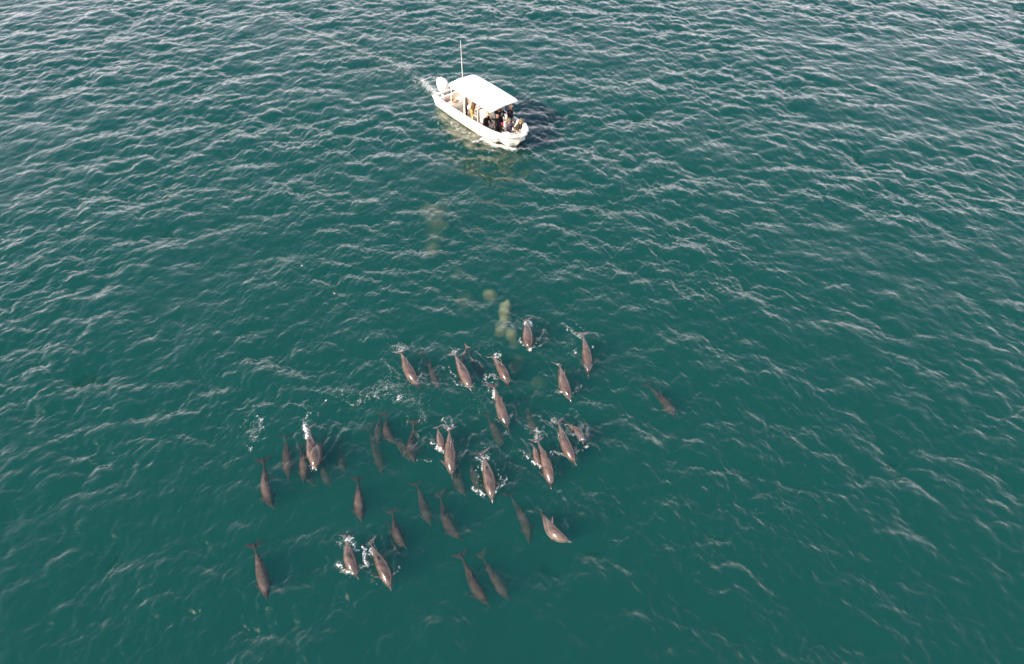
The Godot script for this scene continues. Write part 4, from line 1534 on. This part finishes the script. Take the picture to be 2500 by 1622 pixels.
# facing -z; y 0 is the floor
func person(at: Vector3, turn: float, how: Dictionary, label: String) -> Node3D:
	var sc: float = how.get("scale", 1.0)
	var sit: bool = how.get("sit", false)
	var lean: float = how.get("lean", 0.05)
	var twist: float = how.get("twist", 0.0)
	var skin: Color = how.get("skin", Color(0.36, 0.20, 0.13))
	var top: Color = how.top
	var low: Color = how.low
	var shoe: Color = how.get("shoe", Color(0.05, 0.045, 0.04))
	var hair: Color = how.get("hair", Color(0.02, 0.014, 0.01))
	var sleeve: Color = how.get("sleeve", top)
	var seat: float = how.get("seat", 0.45)
	var bones := []
	var pel := Vector3(0, (seat + 0.10) if sit else 0.93, 0)
	var tb := Basis(Vector3.UP, twist) * Basis(Vector3.RIGHT, -lean)
	var up := tb * Vector3.UP
	var waist := pel + up * 0.17
	var chest := pel + up * 0.36
	var neck := pel + up * 0.53
	bones.append([pel + Vector3(-0.07, 0, 0), pel + Vector3(0.07, 0, 0), 0.125, 0.125, low])
	bones.append([pel + up * 0.10, waist, 0.125, 0.125, top])
	bones.append([waist + tb * Vector3(-0.05, 0, 0), waist + tb * Vector3(0.05, 0, 0), 0.115, 0.115, top])
	bones.append([chest + tb * Vector3(-0.09, 0, 0), chest + tb * Vector3(0.09, 0, 0), 0.120, 0.120, top])
	bones.append([chest + tb * Vector3(-0.15, 0.10, 0), chest + tb * Vector3(0.15, 0.10, 0), 0.075, 0.075, top])
	bones.append([neck - up * 0.03, neck + up * 0.07, 0.058, 0.052, skin])
	# legs
	for sg in [-1.0, 1.0]:
		var hip := pel + Vector3(sg * 0.095, -0.03, 0)
		var knee: Vector3
		var ankle: Vector3
		if sit:
			knee = Vector3(sg * 0.14, seat + 0.08, -0.43)
			ankle = Vector3(sg * 0.13, 0.09, -0.40)
		else:
			var st: float = how.get("stride", 0.04)
			knee = Vector3(sg * 0.11, 0.50, -0.03 + sg * st)
			ankle = Vector3(sg * 0.12, 0.09, 0.03 + sg * st)
		bones.append([hip, knee, 0.092, 0.062, low])
		bones.append([knee, ankle, 0.060, 0.043, low])
		bones.append([ankle + Vector3(0, -0.04, 0.03), ankle + Vector3(sg * 0.02, -0.055, -0.15), 0.042, 0.034, shoe])
	# arms
	var hands := []
	for sg in [-1.0, 1.0]:
		var sh := chest + tb * Vector3(sg * 0.19, 0.10, 0)
		var target: Vector3 = how.get("left" if sg < 0.0 else "right", Vector3(sg * 0.27, pel.y - 0.12 if not sit else pel.y + 0.06, -0.08 if not sit else -0.32))
		var wr := sh + (target - sh).limit_length(0.53)
		var el := elbow(sh, wr, 0.29, 0.25, how.get("pole", Vector3(sg * 0.6, -0.7, 0.5)))
		bones.append([sh, el, 0.062, 0.046, sleeve])
		bones.append([el, wr.lerp(el, 0.12), 0.046, 0.034, how.get("forearm", sleeve)])
		bones.append([wr.lerp(el, 0.15), wr, 0.030, 0.026, skin])
		hands.append([wr, (wr - el).normalized(), sg])
	var s := Shape.new()
	flesh(s, bones, 0.022, 0.05)
	for h in hands:
		var down := Vector3(0, -1, 0.2)
		down = (down - h[1] * down.dot(h[1])).normalized()
		flesh(s, hand_bones(h[0], h[1], down, how.get("grip", 0.35), h[2], skin), 0.006, 0.006)
	# head
	var hb := Basis(Vector3.UP, twist + how.get("look", 0.0)) * Basis(Vector3.RIGHT, -how.get("nod", 0.0))
	var hc := neck + up * 0.06 + Vector3.UP * 0.115 + hb * Vector3(0, 0, -0.02)
	var head := []
	var dark := Color(0.02, 0.015, 0.012)
	head.append([hc + hb * Vector3(0, 0.035, 0.02), hc + hb * Vector3(0, 0.03, -0.015), 0.090, 0.085, skin])
	head.append([hc + hb * Vector3(0, -0.02, -0.03), hc + hb * Vector3(0, -0.075, -0.055), 0.066, 0.040, skin])
	head.append([hc + hb * Vector3(0, 0.01, -0.095), hc + hb * Vector3(0, -0.025, -0.112), 0.010, 0.015, skin])
	head.append([hc + hb * Vector3(-0.022, -0.058, -0.092), hc + hb * Vector3(0.022, -0.058, -0.092), 0.008, 0.008, Color(0.30, 0.12, 0.09)])
	head.append([neck, hc + hb * Vector3(0, -0.06, 0.01), 0.052, 0.054, skin])
	for sg in [-1.0, 1.0]:
		head.append([hc + hb * Vector3(sg * 0.035, 0.014, -0.086), hc + hb * Vector3(sg * 0.030, 0.014, -0.088), 0.011, 0.010, dark])
		head.append([hc + hb * Vector3(sg * 0.086, 0.015, 0.005), hc + hb * Vector3(sg * 0.090, -0.025, 0.0), 0.018, 0.013, skin])
	if how.has("hair_long"):
		head.append([hc + hb * Vector3(0, 0.03, 0.05), hc + hb * Vector3(0, -0.16, 0.09), 0.085, 0.055, hair])
	head.append([hc + hb * Vector3(0, 0.065, 0.035), hc + hb * Vector3(0, 0.075, -0.005), 0.079, 0.070, hair])
	head.append([hc + hb * Vector3(0, 0.01, 0.05), hc + hb * Vector3(0, -0.035, 0.05), 0.078, 0.055, hair])
	flesh(s, head, 0.011, 0.016)
	var root := Node3D.new()
	root.name = "person"
	part(root, "body", s, cloth)
	if how.has("hat"):
		var hs := Shape.new()
		var hat: Color = how.hat
		var crown := hc + hb * Vector3(0, 0.055, 0.005)
		var rows := []
		var cols := []
		for q in [[0.0, 0.090], [0.045, 0.084], [0.085, 0.088], [0.098, 0.050], [0.102, 0.0]]:
			var r: float = [0.0, 0.05, 0.088, 0.101, 0.104][4 - [0.0, 0.045, 0.085, 0.098, 0.102].find(q[0])]
			var row := PackedVector3Array()
			for k in 16:
				var a := TAU * k / 16.0
				row.append(crown + hb * Vector3(cos(a) * r, q[0], sin(a) * r * 1.1))
			rows.append(row)
			cols.append(same(hat, 16))
		rows.reverse()
		hs.grid(rows, cols, true)
		var brim := []
		var bc := []
		for q in [[0.100, 0.004], [0.13, 0.0], [how.get("brim", 0.165), -0.014], [0.13, -0.008], [0.100, -0.004]]:
			var row := PackedVector3Array()
			for k in 16:
				var a := TAU * k / 16.0
				var r: float = q[0]
				if how.has("cap") and sin(a) > -0.35:
					r = minf(r, 0.106)
				row.append(crown + hb * Vector3(cos(a) * r, q[1], sin(a) * r * 1.08))
			brim.append(row)
			bc.append(same(hat, 16))
		brim.reverse()
		hs.grid(brim, bc, true)
		part(root, "hat", hs, cloth)
	add_child(root, true)
	root.transform = boat.transform * Transform3D(Basis(Vector3.UP, turn).scaled(Vector3.ONE * sc), at)
	tag(root, label, "person", "people on the boat")
	# where the hands are, for what they hold
	root.set_meta("right_hand", root.transform * (hands[1][0] + hands[1][1] * 0.09))
	root.set_meta("left_hand", root.transform * (hands[0][0] + hands[0][1] * 0.09))
	return root

var cloth: StandardMaterial3D

func build_people() -> void:
	cloth = vmat(0.85, 0.3)
	var black := Color(0.012, 0.012, 0.016)
	var navy := Color(0.014, 0.018, 0.030)
	var fl := 0.275
	# standing at the bow, hand to the face
	person(Vector3(-0.45, fl, -2.12), 0.3, {"top": black, "low": Color(0.02, 0.02, 0.025), "hat": Color(0.45, 0.34, 0.24), "cap": true, "right": Vector3(0.10, 1.50, -0.17), "pole": Vector3(0.9, -0.3, 0.1), "skin": Color(0.45, 0.25, 0.18)}, "person standing in black with a tan cap, one hand raised to the face")
	# photographing with both arms up
	var shot := person(Vector3(0.14, fl, -1.78), -0.1, {"top": navy, "low": Color(0.02, 0.022, 0.03), "right": Vector3(0.12, 1.52, -0.28), "left": Vector3(-0.12, 1.52, -0.28), "grip": 0.8}, "person standing in navy jacket holding a camera up with both hands")
	# pointing, holding something red
	var pointing := person(Vector3(0.46, fl, -2.10), 0.25, {"scale": 0.86, "top": black, "low": black, "right": Vector3(0.62, 1.78, 0.02), "left": Vector3(-0.12, 1.10, -0.30), "pole": Vector3(0, -1, 0.2), "grip": 0.6}, "shorter person in black pointing over the side with a straight arm")
	# patterned white top
	person(Vector3(-0.14, fl, -1.62), 0.1, {"top": Color(0.42, 0.42, 0.46), "low": Color(0.03, 0.03, 0.035), "sleeve": black, "hair_long": true}, "person in pale grey vest with black sleeves standing between two in dark jackets")
	# seated on the side bench
	person(Vector3(0.62, fl, -1.22), 0.2, {"sit": true, "seat": 0.37, "top": Color(0.022, 0.017, 0.020), "low": Color(0.10, 0.10, 0.12), "hat": Color(0.62, 0.48, 0.34), "lean": 0.18, "nod": 0.1}, "person in dark jacket and pale sun hat seated on the side bench")
	# seated at the bow
	person(Vector3(-0.08, fl, -2.42), 0.05, {"sit": true, "seat": 0.32, "top": Color(0.16, 0.14, 0.17), "low": Color(0.05, 0.05, 0.06), "hat": Color(0.16, 0.14, 0.10), "cap": true, "lean": 0.15, "scale": 0.95}, "person in grey purple shirt and dark cap seated low at the bow")
	person(Vector3(-0.50, fl, -2.62), 0.35, {"sit": true, "seat": 0.30, "top": Color(0.055, 0.048, 0.036), "low": Color(0.30, 0.22, 0.14), "hat": Color(0.20, 0.15, 0.08), "cap": true, "lean": 0.55, "nod": 0.45, "left": Vector3(-0.14, 0.36, -0.48), "right": Vector3(0.14, 0.36, -0.48)}, "person in olive jacket and cap crouched forward at the bow with tan trousers")
	# leaning in the waist, yellow trousers
	person(Vector3(0.68, fl, -0.05), 0.9, {"top": Color(0.10, 0.055, 0.035), "low": Color(0.45, 0.30, 0.09), "lean": 0.30, "hair": Color(0.05, 0.025, 0.012)}, "person in mustard yellow trousers leaning beside the helm under the roof")
	# helper aft
	person(Vector3(0.66, fl, 0.72), 0.5, {"top": Color(0.30, 0.21, 0.15), "low": Color(0.025, 0.016, 0.016), "hat": Color(0.36, 0.28, 0.20), "lean": 0.12}, "person in tan shirt and dark trousers standing behind the thick roof post")
	# what they hold
	var s := Shape.new()
	rounded_box(s, Vector3.ZERO, Vector3(0.14, 0.09, 0.06), 0.015, Color(0.015, 0.015, 0.015))
	tube(s, [Vector3(0, 0, -0.02), Vector3(0, 0, -0.10)], [0.036, 0.034], Color(0.02, 0.02, 0.02), 10)
	var o := MeshInstance3D.new()
	o.name = "camera_body"
	o.mesh = s.mesh(vmat(0.4))
	add_child(o)
	o.transform = Transform3D(shot.transform.basis, (shot.get_meta("right_hand") + shot.get_meta("left_hand")) / 2.0)
	tag(o, "black camera held up by the person in the navy jacket", "camera")
	s = Shape.new()
	rounded_box(s, Vector3.ZERO, Vector3(0.16, 0.13, 0.10), 0.04, Color(0.50, 0.03, 0.04))
	o = MeshInstance3D.new()
	o.name = "red_pouch"
	o.mesh = s.mesh(cloth)
	add_child(o)
	o.transform = Transform3D(pointing.transform.basis.orthonormalized(), pointing.get_meta("left_hand"))
	tag(o, "small red pouch in the hand of the pointing person", "pouch")
	for p in get_children():
		for k in ["right_hand", "left_hand"]:
			if p.has_meta(k):
				p.remove_meta(k)

func _ready() -> void:
	rng.seed = 20
	build_light()
	build_sea_tiles()
	build_dolphins()
	collect_humps()
	build_sea()
	build_foam()
	build_clouds()
	build_boat()
	build_people()
